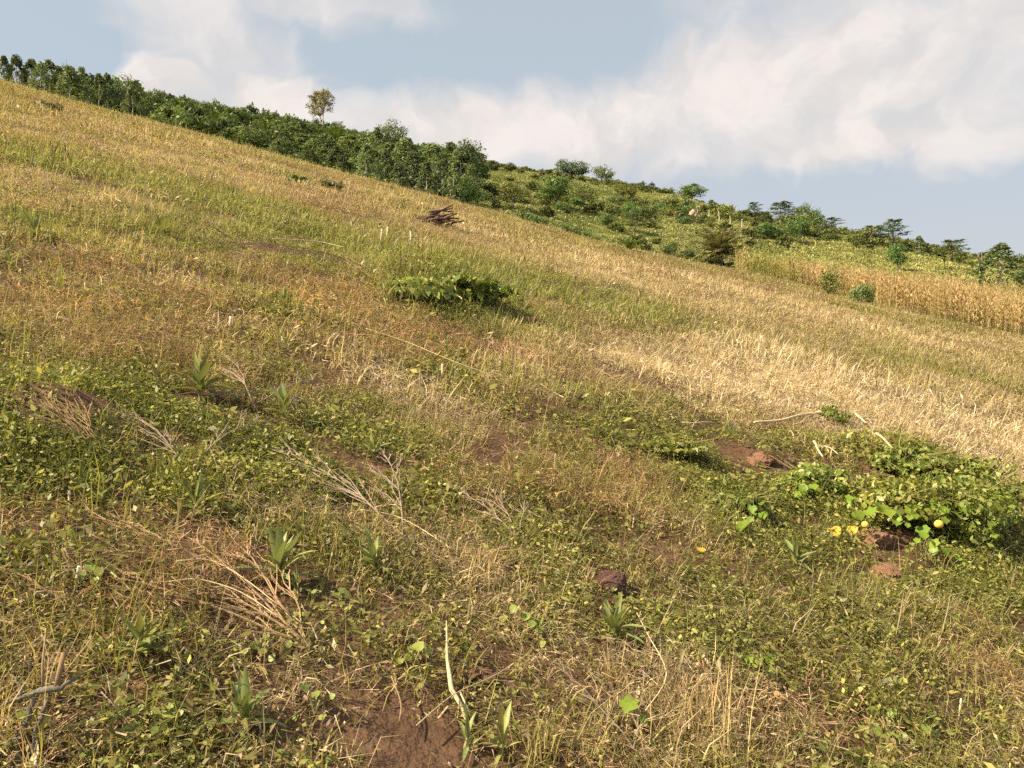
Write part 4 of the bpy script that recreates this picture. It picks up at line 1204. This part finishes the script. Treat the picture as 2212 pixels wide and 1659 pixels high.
def branch(p0, p1, mat, name, label, cat, r0=.006, twigs=16, spread=.5, lift=.06, fan=1, tert=3, seed=1, arch=.1):
    """a dead branch lying on the field: main stems from p0 to p1 with side twigs"""
    twigs = max(4, int(twigs * .6)); tert = max(1, tert - 1); lift *= .5; r0 *= .72
    r = random.Random(seed); b = MB()
    ax = p1 - p0; L = ax.length; d = ax.normalized()
    up = Vector((.24, -.22, .95)).normalized(); side = d.cross(up).normalized(); up = side.cross(d).normalized()
    for k in range(fan):
        an = 0 if fan == 1 else (k / (fan - 1) - .5) * spread * 1.6 + r.uniform(-.06, .06)
        dd = d * math.cos(an) + side * math.sin(an)
        ll = L * (1 if k == fan // 2 else r.uniform(.6, 1.05))
        pts = []
        for i in range(7):
            t = i / 6
            pts.append(p0 + dd * ll * t + up * (.035 + .45 * lift * math.sin(math.pi * min(1, t * .8)) + arch * L * t * (1 - t)) + side * r.uniform(-.015, .015) * L)
        r0_ = r0; b.tube(pts, [.62 * r0 * (1 - .75 * i / 6) for i in range(7)], 4)
        for j in range(twigs):
            t = r.uniform(.12, .95); q = t * 6; i = min(5, int(q)); c = pts[i].lerp(pts[i + 1], q - i)
            s = 1 if j % 2 else -1
            a = s * r.uniform(.12, .55) * (spread + .4)
            e = c + (dd * math.cos(a) + side * math.sin(a) + up * r.uniform(-.10, .10)) * L * r.uniform(.18, .5) * (1.1 - t * .75)
            e += Vector((0, 0, -.1 * L * .1))
            m = c.lerp(e, .5) + up * r.uniform(-.01, .02)
            b.tube([c, m, e], [r0 * .40, r0 * .28, r0 * .14], 3, False)
            for w in range(tert):
                c2 = c.lerp(e, r.uniform(.3, .95))
                e2 = c2 + (e - c).normalized() * L * r.uniform(.06, .16) + side * r.uniform(-.05, .05) * L + up * r.uniform(-.02, .03) * L
                b.tube([c2, e2], [r0 * .25, r0 * .1], 3, False)
    me = b.mesh(name, mat)
    o = link(name, me)
    for v in me.vertices: v.co = v.co - p0
    o.location = p0
    return tag(o, label, cat)
H_ = hit
branch(H_(662, 1418), H_(385, 1195), M_TWIG, "dead_branch", "large dry branch fanning up to the left across the lower field", "branch", .009, 14, .55, .10, 5, 3, 1, .05)
branch(H_(872, 1172), H_(700, 990), M_GREYTWIG, "dead_branch", "purplish grey dry branch lying left of the red clod", "branch", .008, 30, .4, .1, 2, 4, 2)
branch(H_(548, 1112), H_(452, 992), M_TWIG, "dead_branch", "thin dry branch lying just left of the purplish grey branch", "branch", .006, 12, .4, .1, 3, 3, 3)
branch(H_(205, 985), H_(70, 866), M_TWIG, "dead_brush", "brown brush of fine dry stems on the leafy patch at the left", "brush", .006, 16, .5, .14, 8, 3, 4)
branch(H_(1112, 1180), H_(1048, 1072), M_GREYTWIG, "dead_branch", "grey dry branch right of the red clod", "branch", .007, 18, .5, .1, 3, 4, 5)
branch(H_(545, 890), H_(590, 812), M_GREYTWIG, "dead_branch", "grey feathery branch right of the large long-leaved rosette", "branch", .008, 24, .5, .16, 2, 4, 6)
branch(H_(640, 868), H_(500, 905), M_GREYTWIG, "dead_branch", "grey forked branch lying below the feathery branch", "branch", .008, 18, .5, .1, 2, 3, 7)
branch(H_(430, 1228), H_(120, 1178), M_TWIG, "dead_branch", "long bare branch lying level near the left edge", "branch", .009, 14, .4, .08, 2, 3, 8)
branch(H_(140, 1330), H_(10, 1212), M_TWIG, "dead_branch", "forked twig running out of the left edge of the picture", "branch", .006, 10, .4, .1, 2, 3, 9)
branch(H_(1704, 1003), H_(1630, 935), M_GREYTWIG, "dead_branch", "grey-green feathery sprig below the thick pale stick", "branch", .005, 26, .5, .1, 2, 3, 10)
branch(H_(400, 1030), H_(408, 905), M_GREYTWIG, "dead_branch", "grey dead weed stem standing below the large rosette", "branch", .008, 26, .6, .2, 2, 4, 11)
branch(H_(760, 570), H_(560, 590), M_TWIG, "dead_brush", "brown heap of dead stems under the pale fallen stem", "brush", .012, 24, .6, .2, 6, 3, 12)
branch(H_(1250, 1170), H_(1330, 1030), M_TWIG, "dead_branch", "thin curved stem lying right of the grey dry branch", "branch", .004, 5, .3, .06, 1, 1, 13)
branch(H_(1360, 1640), H_(1290, 1450), M_GREYTWIG, "dead_branch", "grey twig lying under the dry stems at the bottom", "branch", .006, 12, .5, .06, 2, 3, 14)

def stick(pix, rpx, mat, name, label, cat="stick", lift=.05, sides=6, taper=.7):
    pts = [hit(*q) + Vector((0, 0, lift + px2m(rpx, hit(*q).y))) for q in pix]
    if len(pts) > 2:                                       # smooth it
        out = []
        for i in range(len(pts) - 1):
            a, b_, c, d = pts[max(i - 1, 0)], pts[i], pts[i + 1], pts[min(i + 2, len(pts) - 1)]
            for k in range(4):
                t = k / 4
                out.append(.5 * ((2 * b_) + (c - a) * t + (2 * a - 5 * b_ + 4 * c - d) * t * t + (3 * b_ - 3 * c + d - a) * t ** 3))
        pts = out + [pts[-1]]
    else:
        pts = [pts[0].lerp(pts[1], k / 5) + Vector((U(-1, 1), U(-1, 1), U(-.5, 1))) * .006 for k in range(6)]
    r = .72 * px2m(rpx, pts[0].y); n = len(pts)
    p0 = pts[0]
    b = MB().tube([q - p0 for q in pts], [r * (1 - (1 - taper) * i / (n - 1)) for i in range(n)], sides)
    return tag(link(name, b.mesh(name, mat, True), None, p0), label, cat)
stick([(590, 566), (640, 564), (690, 567), (745, 580)], 2.2, M_PALE, "fallen_stem", "pale arched fallen stem on the brown heap up the slope", lift=.25)
stick([(438, 497), (476, 521)], 2.6, M_DARKSTICK, "dark_stick", "dark straight stick lying up the slope at the left", lift=.15)
stick([(45, 712), (150, 728), (240, 738), (370, 754)], 1.2, M_PALE, "fallen_stem", "long pale stem lying level near the left edge")
stick([(60, 690), (130, 706), (210, 728)], 1.6, M_TWIG, "fallen_stem", "shorter brown stem just above the long pale stem at the left")
stick([(790, 742), (880, 772), (980, 815), (1082, 852)], .8, M_PALE, "fallen_stem", "long thin pale stem slanting down over the middle of the field", lift=.12)
stick([(1630, 930), (1687, 925), (1731, 912), (1785, 906)], 3.6, M_PALE, "thick_stick", "thick pale bent stick at the top of the leafy mound", lift=.06, taper=1.25)
stick([(1707, 947), (1783, 943)], 2.2, M_PALE, "thin_stick", "thin pale stick just below the thick bent stick")
stick([(1848, 917), (1871, 938)], 4.0, M_PALE, "short_stick", "short pale stick right of the thick bent stick", lift=.1)
stick([(1893, 973), (1908, 984), (1928, 1008)], 4.2, M_PALE, "short_stick", "pale hooked stick sloping down on the leafy mound", lift=.12)
stick([(1476, 943), (1540, 940)], 2.0, M_PALE, "thin_stick", "pale level stick on the dark green patch", lift=.1)
stick([(1758, 984), (1777, 1020)], 3.4, M_PALE, "short_stick", "small pale stick pointing at the upper vine leaves", lift=.1)
stick([(1764, 992), (1790, 995), (1810, 1010)], 1.6, M_PALE, "curved_stem", "thin curved pale stem beside the small pale stick", lift=.1)
stick([(584, 1630), (620, 1565), (652, 1498)], 3.0, M_TWIG, "fallen_stem", "brown straight stem right of the big bottom rosette")
stick([(850, 657), (920, 657), (985, 664), (998, 672)], 2.6, M_PALE, "fallen_stem", "pale bent stem at the foot of the green mound", lift=.12)
stick([(780, 1128), (850, 1142), (905, 1168), (975, 1215)], 2.0, M_PALE, "fallen_stem", "pale straw stem below the purplish grey branch")
stick([(1010, 1180), (1060, 1130), (1120, 1085)], 1.4, M_PALE, "fallen_stem", "thin straw stem right of the red clod pointing up right")
stick([(380, 1298), (450, 1292), (520, 1330), (600, 1395)], 2.4, M_PALE, "arched_stem", "upper arched yellow stem beside the fanned dead branch", lift=.12)
stick([(365, 1330), (430, 1325), (520, 1352), (600, 1405)], 2.2, M_PALE, "arched_stem", "lower arched yellow stem beside the fanned dead branch", lift=.1)
stick([(2000, 1290), (2090, 1250), (2200, 1190)], 1.5, M_PALE, "fallen_stem", "thin straw stem slanting to the right edge")
stick([(1395, 1590), (1440, 1510), (1400, 1420), (1375, 1370)], 1.8, M_PALE, "fallen_stem", "curved straw stem below the narrow-leaved rosette", lift=.08)
stick([(845, 1500), (866, 1560), (862, 1600)], 2.4, M_TWIG, "fallen_stem", "bent brown stem left of the bare soil at the bottom")
stick([(900, 1610), (980, 1540), (1060, 1500), (1110, 1470)], 2.2, M_PALE, "fallen_stem", "straw stem lying across the foot of the bent maize stalk")
# bent maize stalk
p0 = hit(1018, 1578); Lm = px2m(1, p0.y)
b = MB()
q1 = Vector((-48 * Lm, .10, .08)); q2 = Vector((-64 * Lm, .20, .14)); q3 = Vector((-74 * Lm, .34, .22))
b.tube([(0, 0, -.02), q1 * .5 + Vector((0, 0, .01)), q1, q1.lerp(q2, .6), q2, q2.lerp(q3, .5), q3], [.006, .006, .008, .007, .005, .003, .002], 7)
b.tube([(.01, .02, 0), q1 * .9 + Vector((.02, .01, .0))], [.005, .003], 4)
tag(link("maize_stalk", b.mesh("maize_stalk", M_PALE, True), None, p0), "bent pale maize stalk standing over the bare soil at the bottom", "stalk")
# stubs of cut stalks
stub_labels = [(495, 718, 34, 4.0, "tallest pale-tipped stub in the brown patch left of the centre"), (612, 752, 26, 2.8, "thin pale-tipped stub right of the tallest one"), (730, 722, 16, 3.6, "short white-tipped stub farther right in the brown patch"),
               (822, 530, 36, 3.0, "left one of the pale curved stubs up the slope"), (836, 520, 30, 2.6, "middle one of the pale curved stubs up the slope"), (888, 530, 30, 2.4, "right one of the pale curved stubs up the slope"),
               (160, 1288, 66, 4.2, "yellowish upright stub with white cut end at the lower left"), (152, 1120, 60, 3.4, "dull upright stub in the leafy patch at the left edge"), (955, 830, 44, 3.4, "yellowish stub in the middle of the field"), (2070, 1560, 50, 2.5, "thin upright stub near the lower right corner")]
for (px, py, hpx, rp, lab) in stub_labels:
    p = hit(px, py); h = px2m(hpx, p.y); r = px2m(rp, p.y)
    o = empty("cut_stalk", p)
    tilt = Vector((U(-.15, .25), U(-.1, .1), 1))
    link("stalk", MB().tube([(0, 0, -.03), tilt * h * .5, tilt * h * .85], [r * .8, r * .8, r * .75], 6).mesh("stalk", M_PALE, True), o)
    link("cut_end", MB().tube([tilt * h * .84, tilt * h], [r * .9, r * .8], 6).mesh("cut_end", M_CUT), o)
    tag(o, lab, "stalk", "stubs of cut stalks")
# heap of dark brush on the skyline side of the field
p = hit(945, 490)
o = empty("brush_pile", p)
r = random.Random(5)
k1 = px2m(1.35, p.y)
for i in range(34):
    a = r.uniform(-.25, .5); c = Vector((r.uniform(-30, 26) * k1, r.uniform(-.5, .5), r.uniform(.05, .55) * 22 * k1 + .05))
    l = r.uniform(22, 46) * k1
    d = Vector((math.cos(a), r.uniform(-.4, .4), math.sin(a) * .9))
    if i in (3, 9, 15): c, d, l = Vector((6 * k1, 0, 24 * k1)), Vector((.75, .1, .6 - .04 * i)), 50 * k1
    link("branch", MB().tube([c - d * l * .5, c + Vector((0, 0, .04)), c + d * l * .5], [r.uniform(1.4, 3.0) * k1, 1.6 * k1, .8 * k1], 5).mesh("branch", M_DARKSTICK, True), o)
tag(o, "pile of dark cut branches near the crest of the field", "brush pile")
p = hit(2130 - 380, 640)
stick([(1700, 628), (1740, 636), (1790, 640)], 1.6, M_PALE, "fallen_stem", "pale stem lying on the bare soil patch before the maize", lift=.05)

def clod(px, py, rpx, hpx, mat, label, seed, name="soil_clod", cat="clod"):
    p = hit(px, py); r = px2m(rpx, p.y); h = px2m(hpx, p.y)
    CLEAR.append((p.x, p.y - .05, r * 1.1 + .05))
    bm = bmesh.new(); bmesh.ops.create_icosphere(bm, subdivisions=4, radius=1)
    for v in bm.verts:
        n = v.co.normalized()
        k = 1 + .95 * (float(fbm(n.x * 1.1 + n.z * .6 + seed, n.y * 1.1 - n.z * .7, .9, seed, 4)) - .5) + .22 * (float(fbm(n.x * 4 + n.z * 3, n.y * 4 + n.z * 5, .8, seed + 1, 3)) - .5)
        v.co = n * k
    me = bpy.data.meshes.new(name); bm.to_mesh(me); bm.free(); me.materials.append(mat)
    tag(link(name, me, None, p + Vector((0, 0, h * .05)), (.1, -.2, seed), (r, r, h * .85)), label, cat)
clod(1320, 1270, 34, 38, M_CLODB, "brown crumbly soil clod above the narrow-leaved rosette", 1)
clod(975, 1072, 26, 34, M_CLOD, "rounded red soil clod right of the purplish grey branch", 2)
clod(863, 1388, 19, 24, M_CLOD, "small bright red soil clod left of the bent maize stalk", 3)
clod(1018, 1462, 40, 24, M_CLOD, "low red soil lump behind the bent maize stalk", 4)
clod(1880, 1168, 42, 24, M_CLOD, "upper red soil mound in the shade under the vine leaves", 5, "soil_mound", "soil mound")
clod(1909, 1244, 40, 30, M_CLOD, "lower red soil mound left of the bright hanging vine leaves", 6, "soil_mound", "soil mound")
clod(1640, 998, 30, 20, M_CLOD, "reddish soil lump under the grey-green sprig", 7)
clod(376, 1096, 20, 12, M_CLOD, "small red soil lump left of a rosette at the left", 8)
clod(348, 1050, 6, 10, M_CUT, "tiny white pebble among the leaves at the left", 9, "pebble", "pebble")
clod(1680, 1650, 60, 20, M_CLOD, "low reddish soil lump at the bottom right", 10)
clod(1140, 700, 30, 12, M_CLOD, "flat reddish lump in the grass right of the green mound", 11)

# broad vine leaves
def vine_leaf(v, mat, lobed=True):
    r = random.Random(700 + v); b = MB(); pts = []
    n = 14
    for i in range(n):
        t = 2 * math.pi * i / n
        rad = .5 * (1 + (.16 * math.cos(5 * t) if lobed else 0)) * (1 - .32 * max(0, math.cos(t - math.pi)) ** 6)
        rad *= r.uniform(.93, 1.06)
        x, y = rad * math.cos(t) * 1.08 + .32, rad * math.sin(t)
        z = .16 * abs(y) - .25 * (x - .3) ** 2 + r.uniform(-.03, .03)
        pts.append(Vector((x, y, z)))
    c = len(b.v); b.v.append(Vector((.26, 0, -.02))); b.v += pts
    for i in range(n): b.f.append((c, c + 1 + i, c + 1 + (i + 1) % n))
    return b.mesh("leaf", mat, True)
VL = [vine_leaf(v, M_VINE) for v in range(4)]
SL = [vine_leaf(10 + v, M_SEED, False) for v in range(3)]
YL = [vine_leaf(20 + v, M_YELLOW, False) for v in range(2)]
def leafy(name, leaves, meshes, label, cat, stem_mat=None, lift=(.10, .2), pull=1.0):
    """a low plant whose big leaves are (px, py, width in px); each leaf sits on its own stalk from a runner"""
    if name == 'vine_plant':
        leaves = [(px, py, w * .66) for (px, py, w) in leaves]
        leaves = leaves + [(px + U(-26, 26), py + U(-10, 16), w * U(.5, .85)) for (px, py, w) in leaves for k in range(2)]
    else:
        leaves = [(px, py, w * .8) for (px, py, w) in leaves]; lift = (.03, .09) if lift == (.10, .2) else lift
    pts = [hit(px, py + 10) for (px, py, w) in leaves]
    c = sum(pts, Vector()) / len(pts)
    c.z = float(height(c.x, c.y))
    o = empty(name, c)
    run = MB()
    for (px, py, w), q in zip(leaves, pts):
        L = px2m(w, q.y)
        CLEAR.append((q.x, q.y, L * .6))
        top = (q * (pull * U(.99, 1.01)) - c + Vector((0, 0, .02))) if pull < 1 else (q - c + Vector((0, 0, U(*lift))))
        base = (q - c) * .75 + Vector((0, .05, .02))
        run.tube([base, base.lerp(top, .6) + Vector((0, .02, 0)), top], [.004, .0035, .0025], 4)
        run.tube([(0, 0, .02), base * .5 + Vector((0, 0, .05)), base], [.004, .004, .0035], 4)
        link("leaf", random.choice(meshes), o, top, (U(-.35, .35), U(.3, 1.0), U(-2.5, -.6)), L)
    link("stem", run.mesh("stem", stem_mat or M_STEM), o)
    return tag(o, label, cat)
leafy("vine_plant", [(1734, 1046, 34), (1754, 1044, 30), (1722, 1060, 22)], VL, "three bright vine leaves together at the top left of the leafy mound", "vine", None, (.1, .2), .915)
leafy("vine_plant", [(1842, 1072, 30), (1852, 1102, 34), (1884, 1094, 40), (1868, 1078, 24), (1918, 1100, 34), (1935, 1118, 30)], VL, "bright vine leaves above the upper red soil mound", "vine", None, (.1, .2), .915)
leafy("vine_plant", [(1973, 1090, 38), (2020, 1084, 30), (2067, 1074, 38), (2090, 1092, 34), (2060, 1105, 36), (2036, 1092, 28), (1990, 1108, 30)], VL, "widest group of bright vine leaves on the right of the mound", "vine", None, (.1, .2), .915)
leafy("vine_plant", [(2137, 1142, 34), (2114, 1040, 28), (2150, 1120, 22)], VL, "bright vine leaves at the far right end of the mound", "vine", None, (.1, .2), .915)
leafy("vine_plant", [(1990, 1180, 44), (2016, 1206, 40), (2034, 1230, 40), (1983, 1221, 22), (2062, 1252, 22)], VL, "sunlit hanging vine leaves right of the lower soil mound", "vine")
leafy("vine_plant", [(1603, 1157, 40), (1625, 1152, 30), (1644, 1136, 30), (1637, 1114, 32), (1684, 1098, 26)], VL, "bright vine leaves at the left foot of the mound", "vine")
leafy("vine_plant", [(862, 598, 26), (890, 592, 24), (872, 612, 22), (905, 610, 20), (940, 640, 22), (960, 655, 22), (925, 625, 18), (985, 630, 18), (860, 630, 18), (1075, 600, 18)], VL, "bright leaves sprouting from the green mound up the slope", "vine", None, (.25, .5), .95)
leafy("broadleaf_weed", [(1090, 1352, 26), (1112, 1350, 24), (1140, 1352, 30), (1170, 1350, 32), (1192, 1350, 30), (1165, 1365, 26), (1150, 1380, 22), (1175, 1400, 22)], SL, "pale broad-leaved weed right of the bent maize stalk", "weed")
leafy("broadleaf_weed", [(195, 1262, 32), (225, 1258, 30), (215, 1280, 26), (240, 1270, 28), (180, 1280, 24), (205, 1298, 24)], SL, "pale broad-leaved weed beside the white-ended stub", "weed")
leafy("broadleaf_weed", [(880, 1440, 26), (902, 1432, 34), (920, 1440, 26), (895, 1462, 22), (868, 1455, 20)], SL, "broad-leaved weed under the small bright red clod", "weed")
leafy("broadleaf_weed", [(1640, 1436, 36), (1660, 1440, 24), (1620, 1446, 22)], VL, "yellow-green leaves of a single weed at the lower right", "weed")
leafy("broadleaf_weed", [(1366, 1562, 52), (1385, 1575, 30)], VL, "one large yellow-green leaf at the bottom right of the centre", "weed", None, (.05, .1))
leafy("broadleaf_weed", [(548, 1418, 24), (565, 1442, 24), (590, 1432, 22), (622, 1412, 22), (575, 1410, 20), (515, 1412, 20), (530, 1430, 20)], SL, "round-leaved weed under the base of the fanned dead branch", "weed")
leafy("broadleaf_weed", [(1880, 1560, 34), (1905, 1575, 38), (1930, 1560, 30), (1890, 1590, 32), (1950, 1600, 30), (1860, 1600, 28), (1920, 1610, 34), (2000, 1600, 26)], SL, "leafy green weed patch plant near the lower right corner", "weed")
leafy("broadleaf_weed", [(655, 1535, 28), (680, 1545, 22), (700, 1560, 24), (640, 1560, 22), (720, 1545, 18)], SL, "broad-leaved weed right of the big bottom rosette", "weed")
leafy("broadleaf_weed", [(330, 1560, 26), (350, 1575, 28), (372, 1560, 24), (340, 1600, 26), (390, 1590, 22), (310, 1585, 22)], SL, "broad-leaved weed between the grey root and the big bottom rosette", "weed")
leafy("broadleaf_weed", [(735, 1300, 24), (742, 1320, 18), (725, 1315, 16)], SL, "small yellow-green weed in the lower middle left", "weed")
leafy("broadleaf_weed", [(20, 1620, 36), (45, 1600, 26), (10, 1655, 34)], SL, "broad-leaved weed in the bottom left corner", "weed")
for (px, py, w, lab) in [(1798, 1163, 30, "larger yellow withered leaf left of the upper soil mound"), (1842, 1160, 24, "smaller yellow withered leaf touching the upper soil mound"), (1513, 1213, 20, "single yellow leaf lying left of the mound"),
                         (2027, 1034, 24, "yellow leaf on top of the mound at the right"), (1932, 986, 20, "pale yellow leaf near the hooked stick"), (187, 640, 10, "tiny yellow leaf far left up the slope")]:
    q = hit(px, py + 6)
    tag(link("withered_leaf", YL[px % 2], None, q + Vector((0, 0, .08)), (U(-.4, .4), U(.2, .8), U(-2.2, -.9)), px2m(w, q.y)), lab, "leaf")
# fruit
def fruit(px, py, rpx, label):
    p = hit(px, py + rpx); r = px2m(rpx, p.y)
    p = p * .925; r *= .925
    g = float(height(p.x, p.y))
    o = empty("yellow_fruit", Vector((p.x, p.y, max(p.z, g + r))), U(0, 6))
    bm = bmesh.new(); bmesh.ops.create_uvsphere(bm, u_segments=24, v_segments=12, radius=1)
    for v in bm.verts:
        a = math.atan2(v.co.y, v.co.x)
        k = 1 + .05 * math.cos(8 * a) * (1 - abs(v.co.z))
        v.co.x *= k; v.co.y *= k; v.co.z *= .92
    for f in bm.faces: f.smooth = True
    me = bpy.data.meshes.new("body"); bm.to_mesh(me); bm.free(); me.materials.append(M_FRUIT)
    link("body", me, o, None, (.5, .3, 0), r)
    link("fruit_stalk", MB().tube([(0, 0, r * .8), (.1 * r, 0, r * 1.2), (.3 * r, 0, r * 1.5)], [r * .12, r * .09, r * .1], 5).mesh("fruit_stalk", M_STEM), o)
    tag(o, label, "fruit")
fruit(2028, 1124, 9.5, "yellow round fruit under the widest group of vine leaves")
fruit(1869, 1126, 8, "yellow round fruit above the upper red soil mound")
# tangled low bushes on the mounds
def tangle(px, py, rxpx, hpx, label, seed, mat=None, leaf=.046, n=42, per=80):
    p = hit(px, py); R = px2m(rxpx, p.y); H = px2m(hpx, p.y) * 1.15; R *= 1.08
    st = MB(); r = random.Random(seed)
    for i in range(16):
        a = r.uniform(0, 6.28)
        st.tube([(0, 0, -.03), (math.cos(a) * R * .4, math.sin(a) * R * .4, H * .6), (math.cos(a) * R * 1.1, math.sin(a) * R * 1.1, H * r.uniform(.5, 1.3))], [.006, .004, .0015], 4)
    o = empty("low_bush", p)
    link("stem", st.mesh("stem", M_STEM), o)
    link("crown", leaf_cloud(lobes_ball(n, R, H * 1.3, -.3 * H, seed, .38), per, leaf, leaf * .5, mat or M_TANGLE, "crown", seed, shell=.25), o)
    tag(o, label, "bush")
tangle(2060, 1150, 130, 125, "tangled low bush under the widest group of vine leaves", 601)
tangle(1930, 1120, 110, 80, "tangled low bush behind the upper red soil mound", 602)
tangle(2130, 1100, 90, 105, "tangled low bush at the right end of the leafy mound", 603)
tangle(1760, 1060, 90, 50, "tangled low bush around the three bright vine leaves", 604)
tangle(1590, 1110, 70, 50, "low bush at the left end of the leafy mound", 605)
tangle(1970, 1010, 90, 40, "low bush behind the hooked stick", 606)
tangle(1440, 975, 90, 24, "dark green low bush in the dark green patch", 607)
tangle(890, 650, 95, 40, "olive low bush on the left of the green mound up the slope", 608, None, .11)
tangle(1000, 645, 105, 44, "olive low bush on the right of the green mound up the slope", 609, None, .11)
tangle(640, 400, 26, 18, "small green bush far up the slope near the crest", 610, M_BROAD, .2, 16, 30)
tangle(710, 416, 34, 26, "brown withered bush near the crest right of a small green one", 611, M_SPARSE, .16, 16, 30)
tangle(1795, 915, 40, 40, "green weed clump behind the thick bent stick", 612, None, .06, 14, 30)
tangle(95, 240, 44, 20, "brown withered bush near the top of the slope at the left", 613, M_SPARSE, .2, 16, 30)
tangle(215, 222, 44, 20, "leafy bush on the crest in front of the left skyline trees", 614, M_OLIVE, .2, 16, 30)
tangle(20, 178, 50, 26, "brownish bush on the crest at the left edge", 615, M_SPARSE, .2, 16, 30)
# grey root with stalks in the lower left corner
p = hit(45, 1650); k1 = px2m(1, p.y)
o = empty("grey_root", p)
W = lambda dx, dz, dy=0: Vector((dx * k1, dy, dz * k1))
def gnarl(pts, rad, seed):
    r = random.Random(seed); P, Q = [], []
    for i in range(len(pts) - 1):
        for k in range(5):
            t = k / 5
            P.append(pts[i].lerp(pts[i + 1], t) + Vector((r.uniform(-1, 1), r.uniform(-1, 1), r.uniform(-1, 1))) * 3.2 * k1)
            Q.append((rad[i] * (1 - t) + rad[i + 1] * t) * r.uniform(.65, 1.3) * k1)
    return MB().tube(P + [pts[-1]], Q + [rad[-1] * k1 * .7], 8).mesh("root", M_ROOT, True)
link("root", gnarl([W(-4, -8), W(-8, 40), W(-4, 90, .03), W(2, 140, .05)], [8, 7, 6, 5], 1), o)
link("root", gnarl([W(-60, 116, .02), W(-20, 128, .04), W(20, 140, .05), W(60, 146, .05), W(84, 162, .08)], [4, 5, 7, 6, 3], 2), o)
link("root", gnarl([W(26, -6, -.03), W(30, 60, 0), W(36, 128, .04)], [3, 3.5, 4], 3), o)
link("root", gnarl([W(-20, 130, .04), W(-40, 150, .06), W(-66, 158, .08)], [4, 3, 1.5], 4), o)
link("root", gnarl([W(30, 60, 0), W(52, 30, -.03), W(66, 0, -.05)], [3, 2, 1.2], 5), o)
link("stalk", MB().tube([W(50, 140, .05), W(52, 180, .06), W(50, 214, .08)], [7 * k1, 6 * k1, 5.5 * k1], 7).mesh("stalk", M_TWIG, True), o)
link("stalk", MB().tube([W(20, 140, .05), W(8, 190, .07), W(-2, 250, .1)], [4 * k1, 3 * k1, 2 * k1], 6).mesh("stalk", M_TWIG, True), o)
link("stalk", MB().tube([W(60, 170, .06), W(84, 205, .07), W(104, 240, .1)], [2.4 * k1, 2 * k1, 1.6 * k1], 5).mesh("stalk", M_TWIG, True), o)
tag(o, "gnarled grey root with broken stalks in the lower left corner", "root")
# taller dry tufts in front
def tall_tuft(px, py, hpx, n, wpx, label, mat, seed, wid=.0032):
    p = hit(px, py); h = px2m(hpx, p.y); r = random.Random(seed); b = MB(); R = px2m(wpx, p.y)
    for i in range(n):
        a = r.uniform(0, 6.28); q = R * math.sqrt(r.random())
        b.blade((q * math.cos(a), q * math.sin(a), -.02), r.uniform(0, 6.28), r.uniform(0, .32), h * r.uniform(.4, 1.05), wid * r.uniform(.7, 1.3), r.uniform(.0, .5), 4, twist=r.uniform(-1, 1))
    tag(link("tall_grass_tuft", b.mesh("tall_grass_tuft", mat), None, p), label, "grass tuft")
M_TALL = leaf_mat("tall_dry_grass", [(.50, .36, .15), (.62, .47, .22), (.72, .58, .30)], trans=.3, spread=.25)
M_TALLG = leaf_mat("tall_green_grass", [(.30, .29, .09), (.42, .37, .14)], trans=.3, spread=.25)
tall_tuft(1530, 1640, 280, 26, 90, "tall straw-coloured grass stems at the bottom right of the centre", M_TALL, 1)
tall_tuft(1450, 1560, 170, 60, 90, "dense shorter straw tuft left of the tall straw stems", M_TALL, 2, .004)
tall_tuft(735, 1270, 110, 8, 10, "few green-yellow stems standing above the small yellow-green weed", M_TALLG, 3)
tall_tuft(1010, 1225, 80, 60, 90, "matted straw tuft in the middle of the lower field", M_TALL, 4, .004)
tall_tuft(2100, 1500, 150, 26, 50, "straw tuft near the right edge of the lower field", M_TALL, 5)
tall_tuft(1925, 1250, 170, 5, 24, "thin straw stems standing in front of the soil mounds", M_TALL, 6)
tall_tuft(125, 1200, 150, 10, 26, "thin straw stems standing near the left edge", M_TALL, 7)
tall_tuft(310, 1240, 150, 12, 60, "straw stems standing before the long bare branch", M_TALL, 8)
tall_tuft(2190, 1300, 120, 14, 20, "straw stems at the right edge under the mound", M_TALL, 9)
tall_tuft(1330, 1480, 120, 26, 24, "pale broken straw bunch under the narrow-leaved rosette", M_TALL, 10, .005)
tall_tuft(700, 1215, 90, 50, 50, "green grass tuft beside the wide-leaved weed", M_TALLG, 11, .005)
tall_tuft(1150, 1640, 130, 40, 60, "green-yellow grass tuft at the bottom centre", M_TALLG, 12, .006)
#==GROW==
grow_field()
def crumbs():
    kinds = []
    for v in range(4):
        r = np.random.default_rng(900 + v)
        bm = bmesh.new(); bmesh.ops.create_icosphere(bm, subdivisions=1, radius=1)
        for w in bm.verts: w.co *= float(r.uniform(.6, 1.15)); w.co.z *= .7
        me = bpy.data.meshes.new("soil_crumb"); bm.to_mesh(me); bm.free()
        me.materials.append(M_CLOD if v % 2 else M_CLODB)
        kinds.append(me)
    P = sow([(1.2, 6, 420), (6, 14, 60)])
    x, y = P[:, 0], P[:, 1]
    bare = field(BARE, x, y)
    keep = RNG.random(len(x)) < np.clip(.06 + 1.0 * sstep(.15, .7, bare), 0, 1)
    x, y = x[keep], y[keep]; n = len(x)
    s = .004 + .018 * RNG.random(n) ** 4
    scatter("soil_crumbs", np.stack([x, y, height(x, y) + s * .3], 1), RNG.random((n, 3)) * 6.28, np.stack([s, s, s], 1), RNG.integers(0, 4, n), np.ones((n, 3)) * .2, kinds,
            "crumbs of reddish soil lying on the bare patches")
crumbs()
